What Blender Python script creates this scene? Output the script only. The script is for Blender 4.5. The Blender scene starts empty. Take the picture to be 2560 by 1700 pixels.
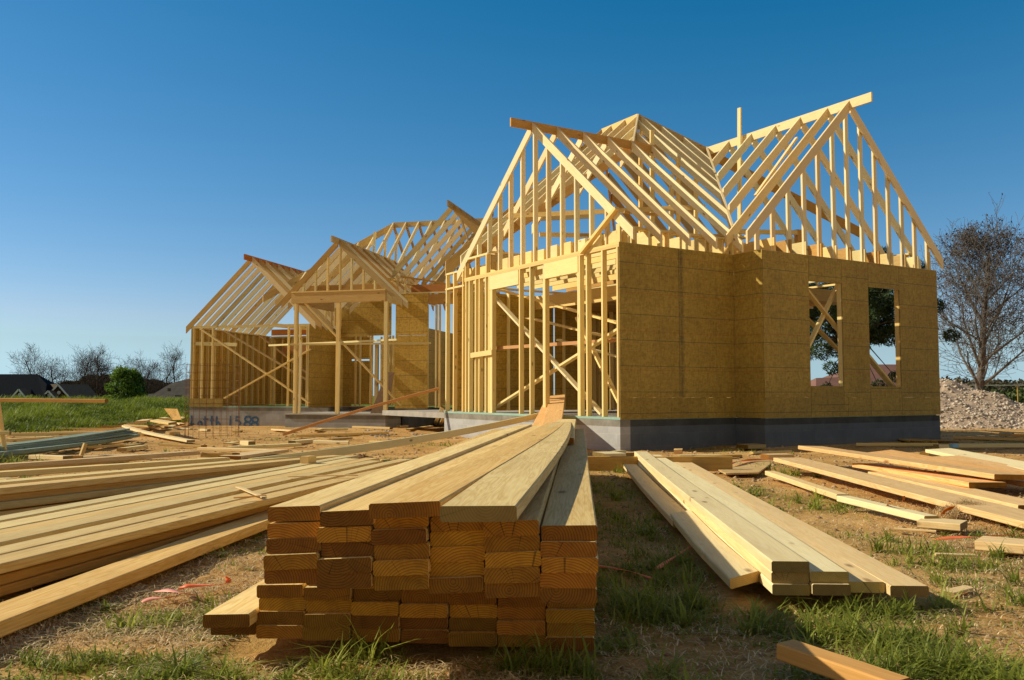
import bpy, math, random
import numpy as np
from mathutils import Vector, Matrix, noise as mnoise

random.seed(7)
rng = np.random.default_rng(7)
scene = bpy.context.scene
COL = scene.collection
R = math.radians

# ------------------------------------------------------------------ camera
CAM_H, F_PX, PITCH = 0.75, 2201.0, R(3.532)
cam_d = bpy.data.cameras.new("camera")
cam = bpy.data.objects.new("camera", cam_d)
COL.objects.link(cam)
cam_d.sensor_width = 36.0
cam_d.lens = 36.0 * F_PX / 2560.0
cam_d.clip_start, cam_d.clip_end = 0.05, 6000.0
cam.location = (0, 0, CAM_H)
cam.rotation_euler = (R(90) + PITCH, 0, 0)
scene.camera = cam


def ray(px, py):
    a, up = (px - 1280) / F_PX, (850 - py) / F_PX
    return Vector((a, math.cos(PITCH) - up * math.sin(PITCH), math.sin(PITCH) + up * math.cos(PITCH)))


def G(px, py, z=0.0):
    """survey point of the photograph at height z"""
    r = ray(px, py)
    return Vector((0, 0, CAM_H)) + r * ((z - CAM_H) / r.z)


def AT(px, py, y):
    r = ray(px, py)
    return Vector((0, 0, CAM_H)) + r * (y / r.y)


def sm(a, b, x):
    t = min(1.0, max(0.0, (x - a) / (b - a)))
    return t * t * (3 - 2 * t)


def npsm(a, b, x):
    t = np.clip((x - a) / (b - a), 0, 1)
    return t * t * (3 - 2 * t)


def gz(x, y):
    """terrain height"""
    z = -.1 * sm(9, 14, y) - .1 * sm(22, 27, y)
    z += .56 * sm(21, 34, y) * sm(-9.6, -13, x)
    z -= 3.4 * sm(40, 105, y) * sm(-6, -22, x)
    z -= .5 * sm(60, 250, y)
    return z


def GG(px, py, dz=0.0):
    """survey point lying dz above the terrain"""
    z = 0.0
    for _ in range(12):
        p = G(px, py, z + dz)
        z = gz(p.x, p.y)
    return p


# ------------------------------------------------------------------ materials
def mat_new(name):
    m = bpy.data.materials.new(name)
    m.use_nodes = True
    nt = m.node_tree
    b = nt.nodes["Principled BSDF"]
    b.inputs["Specular IOR Level"].default_value = 0.25
    b.inputs["Roughness"].default_value = 0.75
    return m, nt, b


def N(nt, t, **kw):
    n = nt.nodes.new(t)
    for k, v in kw.items():
        if k in n.inputs:
            n.inputs[k].default_value = v
        else:
            setattr(n, k, v)
    return n


def ramp(nt, pts):
    n = nt.nodes.new("ShaderNodeValToRGB")
    e = n.color_ramp.elements
    while len(e) < len(pts):
        e.new(0.5)
    for i, (p, c) in enumerate(pts):
        e[i].position = p
        e[i].color = (*c, 1) if len(c) == 3 else c
    return n


def math_n(nt, op, a, b=None, c=None):
    n = nt.nodes.new("ShaderNodeMath")
    n.operation = op
    for i, v in enumerate((a, b, c)):
        if v is None:
            continue
        if hasattr(v, "is_output"):
            nt.links.new(v, n.inputs[i])
        else:
            n.inputs[i].default_value = v
    return n.outputs[0]


def mix(nt, fac, a, b, mode='MIX'):
    n = nt.nodes.new("ShaderNodeMix")
    n.data_type = 'RGBA'
    n.blend_type = mode
    for sock, v in ((n.inputs[0], fac), (n.inputs[6], a), (n.inputs[7], b)):
        if hasattr(v, "is_output"):
            nt.links.new(v, sock)
        elif isinstance(v, (int, float)):
            sock.default_value = v
        else:
            sock.default_value = (*v, 1)
    return n.outputs[2]


def obj_coords(nt, spread=40.0):
    """object coordinates shifted by a per-object random offset; also returns the random value"""
    tc = N(nt, "ShaderNodeTexCoord")
    oi = N(nt, "ShaderNodeObjectInfo")
    add = N(nt, "ShaderNodeVectorMath", operation='MULTIPLY_ADD')
    comb = N(nt, "ShaderNodeCombineXYZ")
    for i in range(3):
        nt.links.new(oi.outputs["Random"], comb.inputs[i])
    nt.links.new(comb.outputs[0], add.inputs[0])
    add.inputs[1].default_value = (spread, spread * .73, spread * 1.37)
    nt.links.new(tc.outputs["Object"], add.inputs[2])
    return tc.outputs["Object"], add.outputs[0], oi.outputs["Random"]


def wood(name, light, dark, knot=(.16, .07, .02), var=.35, grain=1.0, stain=.3):
    m, nt, b = mat_new(name)
    oc, co, rnd = obj_coords(nt)
    mp = N(nt, "ShaderNodeMapping")
    mp.inputs["Scale"].default_value = (.55, 9, 9)
    nt.links.new(co, mp.inputs[0])
    big = N(nt, "ShaderNodeTexNoise", Scale=1.6, Detail=3.0, Distortion=1.2)
    nt.links.new(mp.outputs[0], big.inputs["Vector"])
    # growth-ring figure: bands of a distorted field
    bands = math_n(nt, 'FRACT', math_n(nt, 'MULTIPLY', big.outputs[0], 11.0))
    bands = math_n(nt, 'POWER', math_n(nt, 'ABSOLUTE', math_n(nt, 'SUBTRACT', bands, .5)), 1.5)
    mp2 = N(nt, "ShaderNodeMapping")
    mp2.inputs["Scale"].default_value = (2.5, 120, 120)
    nt.links.new(co, mp2.inputs[0])
    fine = N(nt, "ShaderNodeTexNoise", Scale=1.5, Detail=4.0)
    nt.links.new(mp2.outputs[0], fine.inputs["Vector"])
    f = math_n(nt, 'ADD', math_n(nt, 'MULTIPLY', bands, 1.2 * grain), math_n(nt, 'MULTIPLY', math_n(nt, 'SUBTRACT', fine.outputs[0], .38), 1.0 * grain))
    cl = nt.nodes.new("ShaderNodeClamp")
    nt.links.new(f, cl.inputs[0])
    c = mix(nt, cl.outputs[0], light, dark)
    # per-board tint
    hsv = N(nt, "ShaderNodeHueSaturation")
    r2 = math_n(nt, 'FRACT', math_n(nt, 'MULTIPLY', rnd, 17.31))
    r3 = math_n(nt, 'FRACT', math_n(nt, 'MULTIPLY', rnd, 53.77))
    nt.links.new(math_n(nt, 'MULTIPLY_ADD', r2, .026, .487), hsv.inputs["Hue"])
    nt.links.new(math_n(nt, 'MULTIPLY_ADD', r3, var, 1 - var * .6), hsv.inputs["Value"])
    nt.links.new(math_n(nt, 'MULTIPLY_ADD', r2, -.25, 1.1), hsv.inputs["Saturation"])
    nt.links.new(c, hsv.inputs["Color"])
    # weather stains, long blotches
    mp3 = N(nt, "ShaderNodeMapping")
    mp3.inputs["Scale"].default_value = (1.1, 7, 7)
    nt.links.new(co, mp3.inputs[0])
    st = N(nt, "ShaderNodeTexNoise", Scale=1.3, Detail=5.0, Roughness=.65)
    nt.links.new(mp3.outputs[0], st.inputs["Vector"])
    sr = ramp(nt, [(.45, (0, 0, 0)), (.75, (1, 1, 1))])
    nt.links.new(st.outputs[0], sr.inputs[0])
    c2 = mix(nt, math_n(nt, 'MULTIPLY', sr.outputs[0], stain), hsv.outputs[0], (dark[0] * .55, dark[1] * .52, dark[2] * .6))
    # knots
    mp4 = N(nt, "ShaderNodeMapping")
    mp4.inputs["Scale"].default_value = (2.2, 6, 6)
    nt.links.new(co, mp4.inputs[0])
    vo = N(nt, "ShaderNodeTexVoronoi", Scale=1.0)
    nt.links.new(mp4.outputs[0], vo.inputs["Vector"])
    kr = ramp(nt, [(.05, (1, 1, 1)), (.12, (0, 0, 0))])
    nt.links.new(vo.outputs["Distance"], kr.inputs[0])
    c3 = mix(nt, math_n(nt, 'MULTIPLY', kr.outputs[0], .75), c2, knot)
    nt.links.new(c3, b.inputs["Base Color"])
    bp = N(nt, "ShaderNodeBump", Strength=.12, Distance=.004)
    nt.links.new(fine.outputs[0], bp.inputs["Height"])
    nt.links.new(bp.outputs[0], b.inputs["Normal"])
    return m


def endgrain(name, c1, c2, blotch):
    m, nt, b = mat_new(name)
    oc, co, rnd = obj_coords(nt)
    r2 = math_n(nt, 'FRACT', math_n(nt, 'MULTIPLY', rnd, 31.7))
    r3 = math_n(nt, 'FRACT', math_n(nt, 'MULTIPLY', rnd, 77.3))
    sep = N(nt, "ShaderNodeSeparateXYZ")
    nt.links.new(oc, sep.inputs[0])
    # ring centre differs from board to board, mostly below or above the face
    yy = math_n(nt, 'ADD', sep.outputs[1], math_n(nt, 'MULTIPLY_ADD', r2, .12, -.06))
    zz = math_n(nt, 'ADD', sep.outputs[2], math_n(nt, 'MULTIPLY_ADD', r3, .16, -.04))
    d = math_n(nt, 'SQRT', math_n(nt, 'ADD', math_n(nt, 'MULTIPLY', yy, yy), math_n(nt, 'MULTIPLY', zz, zz)))
    nz = N(nt, "ShaderNodeTexNoise", Scale=14.0, Detail=2.0)
    nt.links.new(co, nz.inputs["Vector"])
    d2 = math_n(nt, 'ADD', d, math_n(nt, 'MULTIPLY', nz.outputs[0], .012))
    rings = math_n(nt, 'FRACT', math_n(nt, 'MULTIPLY', d2, 150.0))
    rr = ramp(nt, [(.0, (0, 0, 0)), (.55, (.3, .3, .3)), (.9, (1.0, 1.0, 1.0)), (1.0, (0, 0, 0))])
    nt.links.new(rings, rr.inputs[0])
    c = mix(nt, rr.outputs[0], c1, c2)
    n2 = N(nt, "ShaderNodeTexNoise", Scale=22.0, Detail=6.0, Roughness=.7)
    nt.links.new(co, n2.inputs["Vector"])
    sr = ramp(nt, [(.45, (0, 0, 0)), (.7, (1, 1, 1))])
    nt.links.new(n2.outputs[0], sr.inputs[0])
    c = mix(nt, math_n(nt, 'MULTIPLY', sr.outputs[0], .55), c, blotch)
    # radial checks
    ang = math_n(nt, 'ARCTAN2', zz, yy)
    mp = N(nt, "ShaderNodeCombineXYZ")
    nt.links.new(ang, mp.inputs[0])
    nt.links.new(rnd, mp.inputs[1])
    ck = N(nt, "ShaderNodeTexNoise", Scale=9.0, Detail=1.0)
    nt.links.new(mp.outputs[0], ck.inputs["Vector"])
    cr = ramp(nt, [(.69, (0, 0, 0)), (.72, (1, 1, 1))])
    nt.links.new(ck.outputs[0], cr.inputs[0])
    c = mix(nt, math_n(nt, 'MULTIPLY', cr.outputs[0], .6), c, (.03, .015, .006))
    hsv = N(nt, "ShaderNodeHueSaturation")
    nt.links.new(math_n(nt, 'MULTIPLY_ADD', math_n(nt, 'POWER', r3, 1.7), .75, .42), hsv.inputs["Value"])
    nt.links.new(math_n(nt, 'MULTIPLY_ADD', r2, .022, .488), hsv.inputs["Hue"])
    nt.links.new(c, hsv.inputs["Color"])
    nt.links.new(hsv.outputs[0], b.inputs["Base Color"])
    bp = N(nt, "ShaderNodeBump", Strength=.35, Distance=.003)
    nt.links.new(n2.outputs[0], bp.inputs["Height"])
    nt.links.new(bp.outputs[0], b.inputs["Normal"])
    return m


def osb(name, base=(.385, .262, .052), lines=True):
    m, nt, b = mat_new(name)
    oc, co, rnd = obj_coords(nt)
    fl = None
    cols = []
    for sc, seed in (((40, 40, 90), 0), ((110, 110, 34), 3.7)):
        mp = N(nt, "ShaderNodeMapping")
        mp.inputs["Scale"].default_value = sc
        mp.inputs["Location"].default_value = (seed, seed, seed)
        mp.inputs["Rotation"].default_value = (.2, .35 + seed, .1)
        nt.links.new(co, mp.inputs[0])
        vo = N(nt, "ShaderNodeTexVoronoi", Scale=.45)
        nt.links.new(mp.outputs[0], vo.inputs["Vector"])
        s = N(nt, "ShaderNodeSeparateColor")
        nt.links.new(vo.outputs["Color"], s.inputs[0])
        cols.append(s.outputs[0])
    f = math_n(nt, 'MULTIPLY', math_n(nt, 'ADD', cols[0], cols[1]), .5)
    hi = tuple(min(1, v * 1.18) for v in base)
    lo = tuple(v * .78 for v in base)
    rp = ramp(nt, [(.15, lo), (.5, base), (.85, hi)])
    nt.links.new(f, rp.inputs[0])
    c = rp.outputs[0]
    n = N(nt, "ShaderNodeTexNoise", Scale=1.1, Detail=5.0)
    nt.links.new(co, n.inputs["Vector"])
    nr = ramp(nt, [(.3, (.86, .85, .84)), (.7, (1.05, 1.05, 1.05))])
    nt.links.new(n.outputs[0], nr.inputs[0])
    c = mix(nt, 1.0, c, nr.outputs[0], 'MULTIPLY')
    # dark flecks
    mp = N(nt, "ShaderNodeMapping")
    mp.inputs["Scale"].default_value = (7, 7, 2.6)
    mp.inputs["Rotation"].default_value = (0, .3, 0)
    nt.links.new(co, mp.inputs[0])
    vo = N(nt, "ShaderNodeTexVoronoi", Scale=1.0)
    nt.links.new(mp.outputs[0], vo.inputs["Vector"])
    kr = ramp(nt, [(.04, (1, 1, 1)), (.09, (0, 0, 0))])
    nt.links.new(vo.outputs["Distance"], kr.inputs[0])
    c = mix(nt, math_n(nt, 'MULTIPLY', kr.outputs[0], .55), c, (.10, .05, .015))
    if lines:
        sep = N(nt, "ShaderNodeSeparateXYZ")
        nt.links.new(oc, sep.inputs[0])

        def line(sock, pitch, half, off=0.0):
            fr = math_n(nt, 'FRACT', math_n(nt, 'ADD', math_n(nt, 'DIVIDE', sock, pitch), off))
            return math_n(nt, 'LESS_THAN', math_n(nt, 'ABSOLUTE', math_n(nt, 'SUBTRACT', fr, .5)), half / pitch)
        h = line(sep.outputs[2], .4064, .006, .28)
        c = mix(nt, math_n(nt, 'MULTIPLY', h, .7), c, (.10, .10, .045))
        h2 = line(sep.outputs[2], .6096, .005, .79)
        c = mix(nt, math_n(nt, 'MULTIPLY', h2, .45), c, (.36, .08, .02))
        vv = line(sep.outputs[0], .4064, .0045, .5)
        c = mix(nt, math_n(nt, 'MULTIPLY', vv, .35), c, (.12, .10, .045))
    sv = N(nt, "ShaderNodeHueSaturation")
    nt.links.new(math_n(nt, 'MULTIPLY_ADD', rnd, .22, .88), sv.inputs["Value"])
    nt.links.new(c, sv.inputs["Color"])
    nt.links.new(sv.outputs[0], b.inputs["Base Color"])
    b.inputs["Roughness"].default_value = .7
    bp = N(nt, "ShaderNodeBump", Strength=.15, Distance=.004)
    nt.links.new(f, bp.inputs["Height"])
    nt.links.new(bp.outputs[0], b.inputs["Normal"])
    return m


def block_mat(name, k=1.0, t=1.0):
    m, nt, b = mat_new(name)
    oc, co, rnd = obj_coords(nt)
    sep = N(nt, "ShaderNodeSeparateXYZ")
    nt.links.new(oc, sep.inputs[0])
    cb = N(nt, "ShaderNodeCombineXYZ")
    nt.links.new(sep.outputs[0], cb.inputs[0])
    nt.links.new(math_n(nt, 'ADD', sep.outputs[2], .013), cb.inputs[1])
    br = N(nt, "ShaderNodeTexBrick")
    br.inputs["Scale"].default_value = 1.0
    br.inputs["Brick Width"].default_value = .406
    br.inputs["Row Height"].default_value = .203
    br.inputs["Mortar Size"].default_value = .006
    br.inputs["Mortar Smooth"].default_value = .3
    br.inputs["Color1"].default_value = (.45, .45, .435, 1)
    br.inputs["Color2"].default_value = (.40, .40, .39, 1)
    br.inputs["Mortar"].default_value = (.49, .48, .46, 1)
    nt.links.new(cb.outputs[0], br.inputs["Vector"])
    # poured cap band above the courses
    top = math_n(nt, 'GREATER_THAN', sep.outputs[2], -.105)
    n = N(nt, "ShaderNodeTexNoise", Scale=3.0, Detail=7.0, Roughness=.65)
    nt.links.new(co, n.inputs["Vector"])
    capc = ramp(nt, [(.3, (.20, .18, .14)), (.7, (.30, .28, .235))])
    nt.links.new(n.outputs[0], capc.inputs[0])
    c = mix(nt, top, br.outputs[0], capc.outputs[0])
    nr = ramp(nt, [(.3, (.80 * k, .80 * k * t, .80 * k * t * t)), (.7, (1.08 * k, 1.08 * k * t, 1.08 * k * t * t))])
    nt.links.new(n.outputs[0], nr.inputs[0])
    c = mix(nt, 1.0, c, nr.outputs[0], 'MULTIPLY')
    # dirt splash near the ground
    dirt = math_n(nt, 'MULTIPLY', math_n(nt, 'SUBTRACT', -.33, sep.outputs[2]), 3.0)
    cl = nt.nodes.new("ShaderNodeClamp")
    nt.links.new(dirt, cl.inputs[0])
    c = mix(nt, math_n(nt, 'MULTIPLY', cl.outputs[0], n.outputs[0]), c, (.28, .19, .11))
    nt.links.new(c, b.inputs["Base Color"])
    b.inputs["Roughness"].default_value = .9
    bp = N(nt, "ShaderNodeBump", Strength=.4, Distance=.006)
    h = math_n(nt, 'ADD', math_n(nt, 'MULTIPLY', math_n(nt, 'MULTIPLY', br.outputs["Fac"], math_n(nt, 'SUBTRACT', 1.0, top)), -1.0), math_n(nt, 'MULTIPLY', n.outputs[0], .6))
    nt.links.new(h, bp.inputs["Height"])
    nt.links.new(bp.outputs[0], b.inputs["Normal"])
    return m


def plain(name, col, rough=.75, noise=.25, scale=6.0, metal=0.0, bump=0.0, spec=None):
    m, nt, b = mat_new(name)
    if spec is not None:
        b.inputs["Specular IOR Level"].default_value = spec
    oc, co, rnd = obj_coords(nt)
    n = N(nt, "ShaderNodeTexNoise", Scale=scale, Detail=5.0, Roughness=.6)
    nt.links.new(co, n.inputs["Vector"])
    rp = ramp(nt, [(.3, tuple(v * (1 - noise) for v in col)), (.7, tuple(min(1, v * (1 + noise)) for v in col))])
    nt.links.new(n.outputs[0], rp.inputs[0])
    nt.links.new(rp.outputs[0], b.inputs["Base Color"])
    b.inputs["Roughness"].default_value = rough
    b.inputs["Metallic"].default_value = metal
    if bump:
        bp = N(nt, "ShaderNodeBump", Strength=bump, Distance=.02)
        nt.links.new(n.outputs[0], bp.inputs["Height"])
        nt.links.new(bp.outputs[0], b.inputs["Normal"])
    return m


M = {}
M['spf'] = wood('framing_lumber', (.88, .69, .29), (.75, .54, .18), var=.28, stain=.16)
M['raf'] = wood('rafter_lumber', (.88, .74, .42), (.76, .59, .29), var=.22, stain=.14)
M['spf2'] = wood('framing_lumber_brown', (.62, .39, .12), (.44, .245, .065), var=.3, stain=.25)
M['stack'] = wood('stacked_pine', (.87, .65, .27), (.68, .44, .13), var=.32, grain=1.6, stain=.42)
M['pale'] = wood('pale_pine', (.87, .70, .37), (.74, .53, .21), var=.14, grain=1.1, stain=.26)
M['fir'] = wood('orange_fir', (.86, .58, .26), (.68, .38, .11), var=.22, grain=1.5, stain=.26)
M['old'] = wood('weathered_lumber', (.64, .44, .145), (.43, .265, .065), var=.4, stain=.5)
M['orange'] = wood('orange_rail', (.74, .36, .075), (.58, .25, .04), var=.1)
M['teal'] = wood('treated_lumber', (.30, .375, .26), (.16, .205, .145), var=.35, stain=.4, knot=(.06, .07, .05))
M['sill'] = wood('treated_sill', (.33, .52, .42), (.22, .38, .31), var=.1, stain=.2, knot=(.1, .2, .2))
M['rust'] = wood('red_orange_board', (.62, .25, .05), (.46, .16, .03), var=.2)
M['end'] = endgrain('end_grain', (.52, .245, .022), (.20, .075, .008), (.19, .07, .010))
M['endpale'] = endgrain('pale_end_grain', (.60, .42, .14), (.46, .30, .085), (.38, .22, .06))
M['osb'] = osb('osb_sheathing')
M['osbw'] = osb('osb_sheathing_warm', (.54, .345, .065))
M['block'] = block_mat('concrete_block')
M['blockd'] = block_mat('coated_shade_block', .27, 1.17)  # waterproof coating tone, with the shaded walls' darkness also in the colour
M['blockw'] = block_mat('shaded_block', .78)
M['slab'] = plain('concrete_slab', (.36, .33, .28), .9, .2, 3.0, bump=.2)
M['rebar'] = plain('rusty_wire', (.20, .085, .035), .8, .3, 20)
M['blue'] = plain('blue_spray_paint', (.055, .115, .215), .9, .45, 30)
M['strap'] = plain('orange_plastic_strap', (.85, .20, .07), .45, .12, 5)
M['pinkstrap'] = plain('pink_plastic_strap', (.85, .36, .25), .45, .12, 5)
M['white'] = plain('white_paint', (.75, .76, .76), .6, .06, 4)
M['tip'] = plain('pale_blue_paint', (.30, .55, .68), .6, .1, 8)
ENDS = {'orange': 'end', 'raf': 'endpale', 'spf': 'endpale', 'spf2': 'end', 'stack': 'end', 'pale': 'endpale', 'fir': 'end', 'old': 'end', 'teal': 'teal', 'rust': 'rust', 'sill': 'sill'}


# ------------------------------------------------------------------ object helpers
def tag(o, label=None, cat=None, group=None, kind=None):
    for k, v in (('label', label), ('category', cat), ('group', group), ('kind', kind)):
        if v:
            o[k] = v
    return o


def mesh_from(name, verts, faces, mats=(), smooth=False, fmat=None):
    me = bpy.data.meshes.new(name)
    me.from_pydata([tuple(v) for v in verts], [], faces)
    for mm in mats:
        me.materials.append(mm)
    if fmat is not None:
        me.polygons.foreach_set("material_index", fmat)
    if smooth:
        me.polygons.foreach_set("use_smooth", [True] * len(me.polygons))
    me.update()
    return me


def link(name, me, parent=None, mw=None):
    o = bpy.data.objects.new(name, me)
    COL.objects.link(o)
    if mw is not None:
        o.matrix_world = mw
    if parent is not None:
        o.parent = parent
        o.matrix_parent_inverse = WM[parent.name].inverted()
    WM[o.name] = mw.copy() if mw is not None else Matrix.Identity(4)
    return o


WM = {}


def empty(name, loc, label=None, cat=None, group=None):
    o = bpy.data.objects.new(name, None)
    o.empty_display_size = .2
    COL.objects.link(o)
    o.location = loc
    WM[o.name] = Matrix.Translation(Vector(loc))
    return tag(o, label, cat, group)


def quad_mesh(name, V, Fq, mat, parent=None, loc=None, label=None, cat=None, kind=None, tri=False, attr=None, smooth=False):
    """fast mesh from numpy arrays"""
    me = bpy.data.meshes.new(name)
    V = np.asarray(V, dtype=np.float32)
    Fq = np.asarray(Fq, dtype=np.int32)
    k = Fq.shape[1]
    me.vertices.add(len(V))
    me.vertices.foreach_set("co", V.ravel())
    me.loops.add(Fq.size)
    me.loops.foreach_set("vertex_index", Fq.ravel())
    me.polygons.add(len(Fq))
    me.polygons.foreach_set("loop_start", np.arange(0, Fq.size, k, dtype=np.int32))
    me.polygons.foreach_set("loop_total", np.full(len(Fq), k, dtype=np.int32))
    if smooth:
        me.polygons.foreach_set("use_smooth", np.ones(len(Fq), dtype=bool))
    for mm in (mat if isinstance(mat, (list, tuple)) else [mat]):
        me.materials.append(mm)
    if attr is not None:
        at = me.color_attributes.new("tint", 'FLOAT_COLOR', 'POINT')
        at.data.foreach_set("color", np.asarray(attr, dtype=np.float32).ravel())
    me.update(calc_edges=True)
    me.validate()
    o = link(name, me, parent, Matrix.Translation(Vector(loc)) if loc is not None else Matrix.Identity(4))
    return tag(o, label, cat, None, kind)


def frame(A, B, up=Vector((0, 0, 1))):
    x = (B - A).normalized()
    y = up.cross(x)
    if y.length < 1e-4:
        y = Vector((0, 1, 0)).cross(x) if abs(x.y) < .9 else Vector((1, 0, 0)).cross(x)
    y.normalize()
    z = x.cross(y)
    m = Matrix((x, y, z)).transposed().to_4x4()
    m.translation = A
    return m


BOXF = [(0, 3, 2, 1), (4, 5, 6, 7), (0, 1, 5, 4), (1, 2, 6, 5), (2, 3, 7, 6), (3, 0, 4, 7)]


def beam(name, A, B, w, h, mat, parent=None, up=Vector((0, 0, 1)), plumb=False, top=False):
    """straight timber: centreline (or top line) A-B, width w across, height h along 'up'"""
    A, B = Vector(A), Vector(B)
    m = frame(A, B, up)
    L = (B - A).length
    zo = -h if top else -h / 2
    vs = []
    sl = (m.to_3x3() @ Vector((1, 0, 0))).z
    co = math.sqrt(max(1e-6, 1 - sl * sl))
    for x0 in (0, L):
        for (y, z) in ((-w / 2, zo), (w / 2, zo), (w / 2, zo + h), (-w / 2, zo + h)):
            x = x0
            if plumb:
                x = x0 + (z - (zo + h)) * sl / co
            vs.append((x, y, z))
    mt = M[mat] if isinstance(mat, str) else mat
    me = mesh_from(name, vs, BOXF, [mt])
    return link(name, me, parent, m)


def slab(name, P, ex, ey, ez, mat, parent=None):
    """box from corner P along three world vectors; local x along ex, z along ez"""
    x, z = ex.normalized(), ez.normalized()
    y = z.cross(x)
    m = Matrix((x, y, z)).transposed().to_4x4()
    m.translation = P
    mi = m.inverted()
    pts = [P, P + ex, P + ex + ey, P + ey]
    vs = [mi @ p for p in pts] + [mi @ (p + ez) for p in pts]
    if ey.dot(y) < 0:
        fs = [tuple(reversed(f)) for f in BOXF]
    else:
        fs = BOXF
    me = mesh_from(name, vs, fs, [M[mat] if isinstance(mat, str) else mat])
    return link(name, me, parent, m)


def board(name, A, B, w, t, mat, label, cat='board', group=None, bow=(0, 0), roll=0.0, seg=6, parent=None, endm=None, skew=0.0):
    """loose plank: A-B is the centre line of its TOP face; chamfered edges, bow = (side, up) at mid length"""
    A, B = Vector(A), Vector(B)
    m = frame(A, B) @ Matrix.Rotation(roll, 4, 'X')
    L = (B - A).length
    c = min(.0045, t * .18)
    prof = [(-w / 2 + c, -t), (w / 2 - c, -t), (w / 2, -t + c), (w / 2, -c), (w / 2 - c, 0), (-w / 2 + c, 0), (-w / 2, -c), (-w / 2, -t + c)]
    vs, fs, fm = [], [], []
    ph = random.random() * 6.28
    for i in range(seg + 1):
        s = i / seg
        k = 4 * s * (1 - s)
        wob = .0012 * math.sin(ph + 9 * s)
        for (y, z) in prof:
            xs = s * L + (skew * y if i in (0, seg) else 0)
            vs.append((xs, y + k * bow[0] + wob, z + k * bow[1]))
    for i in range(seg):
        for j in range(8):
            a, b2 = i * 8 + j, i * 8 + (j + 1) % 8
            fs.append((a, b2, b2 + 8, a + 8))
            fm.append(0)
    fs.append(tuple(range(7, -1, -1)))
    fm.append(1)
    fs.append(tuple(range(seg * 8, seg * 8 + 8)))
    fm.append(1)
    em = M[endm] if endm else M[ENDS.get(mat, 'end')]
    me = mesh_from(name, vs, [tuple(reversed(f)) for f in fs], [M[mat], em], fmat=fm)
    o = link(name, me, parent, m)
    if parent is None:
        tag(o, label, cat, group)
    return o


# ------------------------------------------------------------------ world and sun
SUN_AZ_X, SUN_AZ_Y, SUN_EL = -.990, .141, R(32)
world = bpy.data.worlds.new("World")
scene.world = world
world.use_nodes = True
wn = world.node_tree
bg = wn.nodes["Background"]
sky = wn.nodes.new("ShaderNodeTexSky")
sky.sky_type = 'NISHITA'
sky.sun_disc = False
sky.sun_elevation = SUN_EL
sky.sun_rotation = math.atan2(SUN_AZ_X, SUN_AZ_Y)
sky.altitude = 300
sky.air_density = 1.0
sky.dust_density = 0.15
sky.ozone_density = 3.0
sat = wn.nodes.new("ShaderNodeHueSaturation")
sat.inputs["Hue"].default_value = .484
sat.inputs["Saturation"].default_value = 1.22
wn.links.new(sky.outputs[0], sat.inputs["Color"])
hs = wn.nodes.new("ShaderNodeVectorMath")
hs.operation = 'MULTIPLY_ADD'
hs.inputs[1].default_value = (1.12, .895, .985)
hs.inputs[2].default_value = (-.50, -.11, .14)
wn.links.new(sat.outputs[0], hs.inputs[0])
pos = wn.nodes.new("ShaderNodeVectorMath")
pos.operation = 'MAXIMUM'
pos.inputs[1].default_value = (.08, .1, .1)
wn.links.new(hs.outputs[0], pos.inputs[0])
# keep the low sky a pale clean blue
wsr = wn.nodes.new("ShaderNodeSeparateXYZ")
wn.links.new(pos.outputs[0], wsr.inputs[0])
wcb = wn.nodes.new("ShaderNodeCombineXYZ")
wn.links.new(math_n(wn, 'MINIMUM', wsr.outputs[0], math_n(wn, 'MULTIPLY', wsr.outputs[1], .68)), wcb.inputs[0])
wn.links.new(wsr.outputs[1], wcb.inputs[1])
wn.links.new(math_n(wn, 'MAXIMUM', wsr.outputs[2], math_n(wn, 'MULTIPLY', wsr.outputs[1], 1.13)), wcb.inputs[2])
# paler, warmer sky added behind the camera to warm the shadow fill
wtc = wn.nodes.new("ShaderNodeTexCoord")
wsp = wn.nodes.new("ShaderNodeSeparateXYZ")
wn.links.new(wtc.outputs["Generated"], wsp.inputs[0])
wmr = wn.nodes.new("ShaderNodeMapRange")
wmr.interpolation_type = 'SMOOTHSTEP'
wmr.inputs[1].default_value, wmr.inputs[2].default_value = .35, -.35
wmr.inputs[3].default_value, wmr.inputs[4].default_value = 0.0, 1.0
wn.links.new(wsp.outputs[1], wmr.inputs[0])
hz = wn.nodes.new("ShaderNodeHueSaturation")
hz.inputs["Saturation"].default_value = .30
hz.inputs["Value"].default_value = .78
wn.links.new(sky.outputs[0], hz.inputs["Color"])
fill_sky_tint = wn.nodes.new("ShaderNodeMix")
fill_sky_tint.data_type = 'RGBA'
fill_sky_tint.blend_type = 'MULTIPLY'
fill_sky_tint.inputs[0].default_value = 1.0
fill_sky_tint.inputs[7].default_value = (1.08, .97, .84, 1)
wn.links.new(hz.outputs[0], fill_sky_tint.inputs[6])
wmx = wn.nodes.new("ShaderNodeMix")
wmx.data_type = 'RGBA'
wn.links.new(wmr.outputs[0], wmx.inputs[0])
wn.links.new(wcb.outputs[0], wmx.inputs[6])
wn.links.new(fill_sky_tint.outputs[2], wmx.inputs[7])
wn.links.new(wmx.outputs[2], bg.inputs[0])
bg.inputs[1].default_value = .105
sl = bpy.data.lights.new("sun", 'SUN')
sl.energy = 5.0
sl.angle = R(.5)
sl.color = (1.0, .90, .69)
so = bpy.data.objects.new("sun", sl)
COL.objects.link(so)
sd = Vector((SUN_AZ_X * math.cos(SUN_EL), SUN_AZ_Y * math.cos(SUN_EL), math.sin(SUN_EL)))
so.rotation_euler = sd.to_track_quat('Z', 'Y').to_euler()
so.location = (-20, 5, 15)
scene.view_settings.view_transform = 'Standard'
scene.view_settings.look = 'None'
scene.view_settings.exposure = 0
scene.view_settings.gamma = 1
scene.render.engine = 'CYCLES'
scene.cycles.max_bounces = 6
scene.cycles.use_denoising = True

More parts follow.
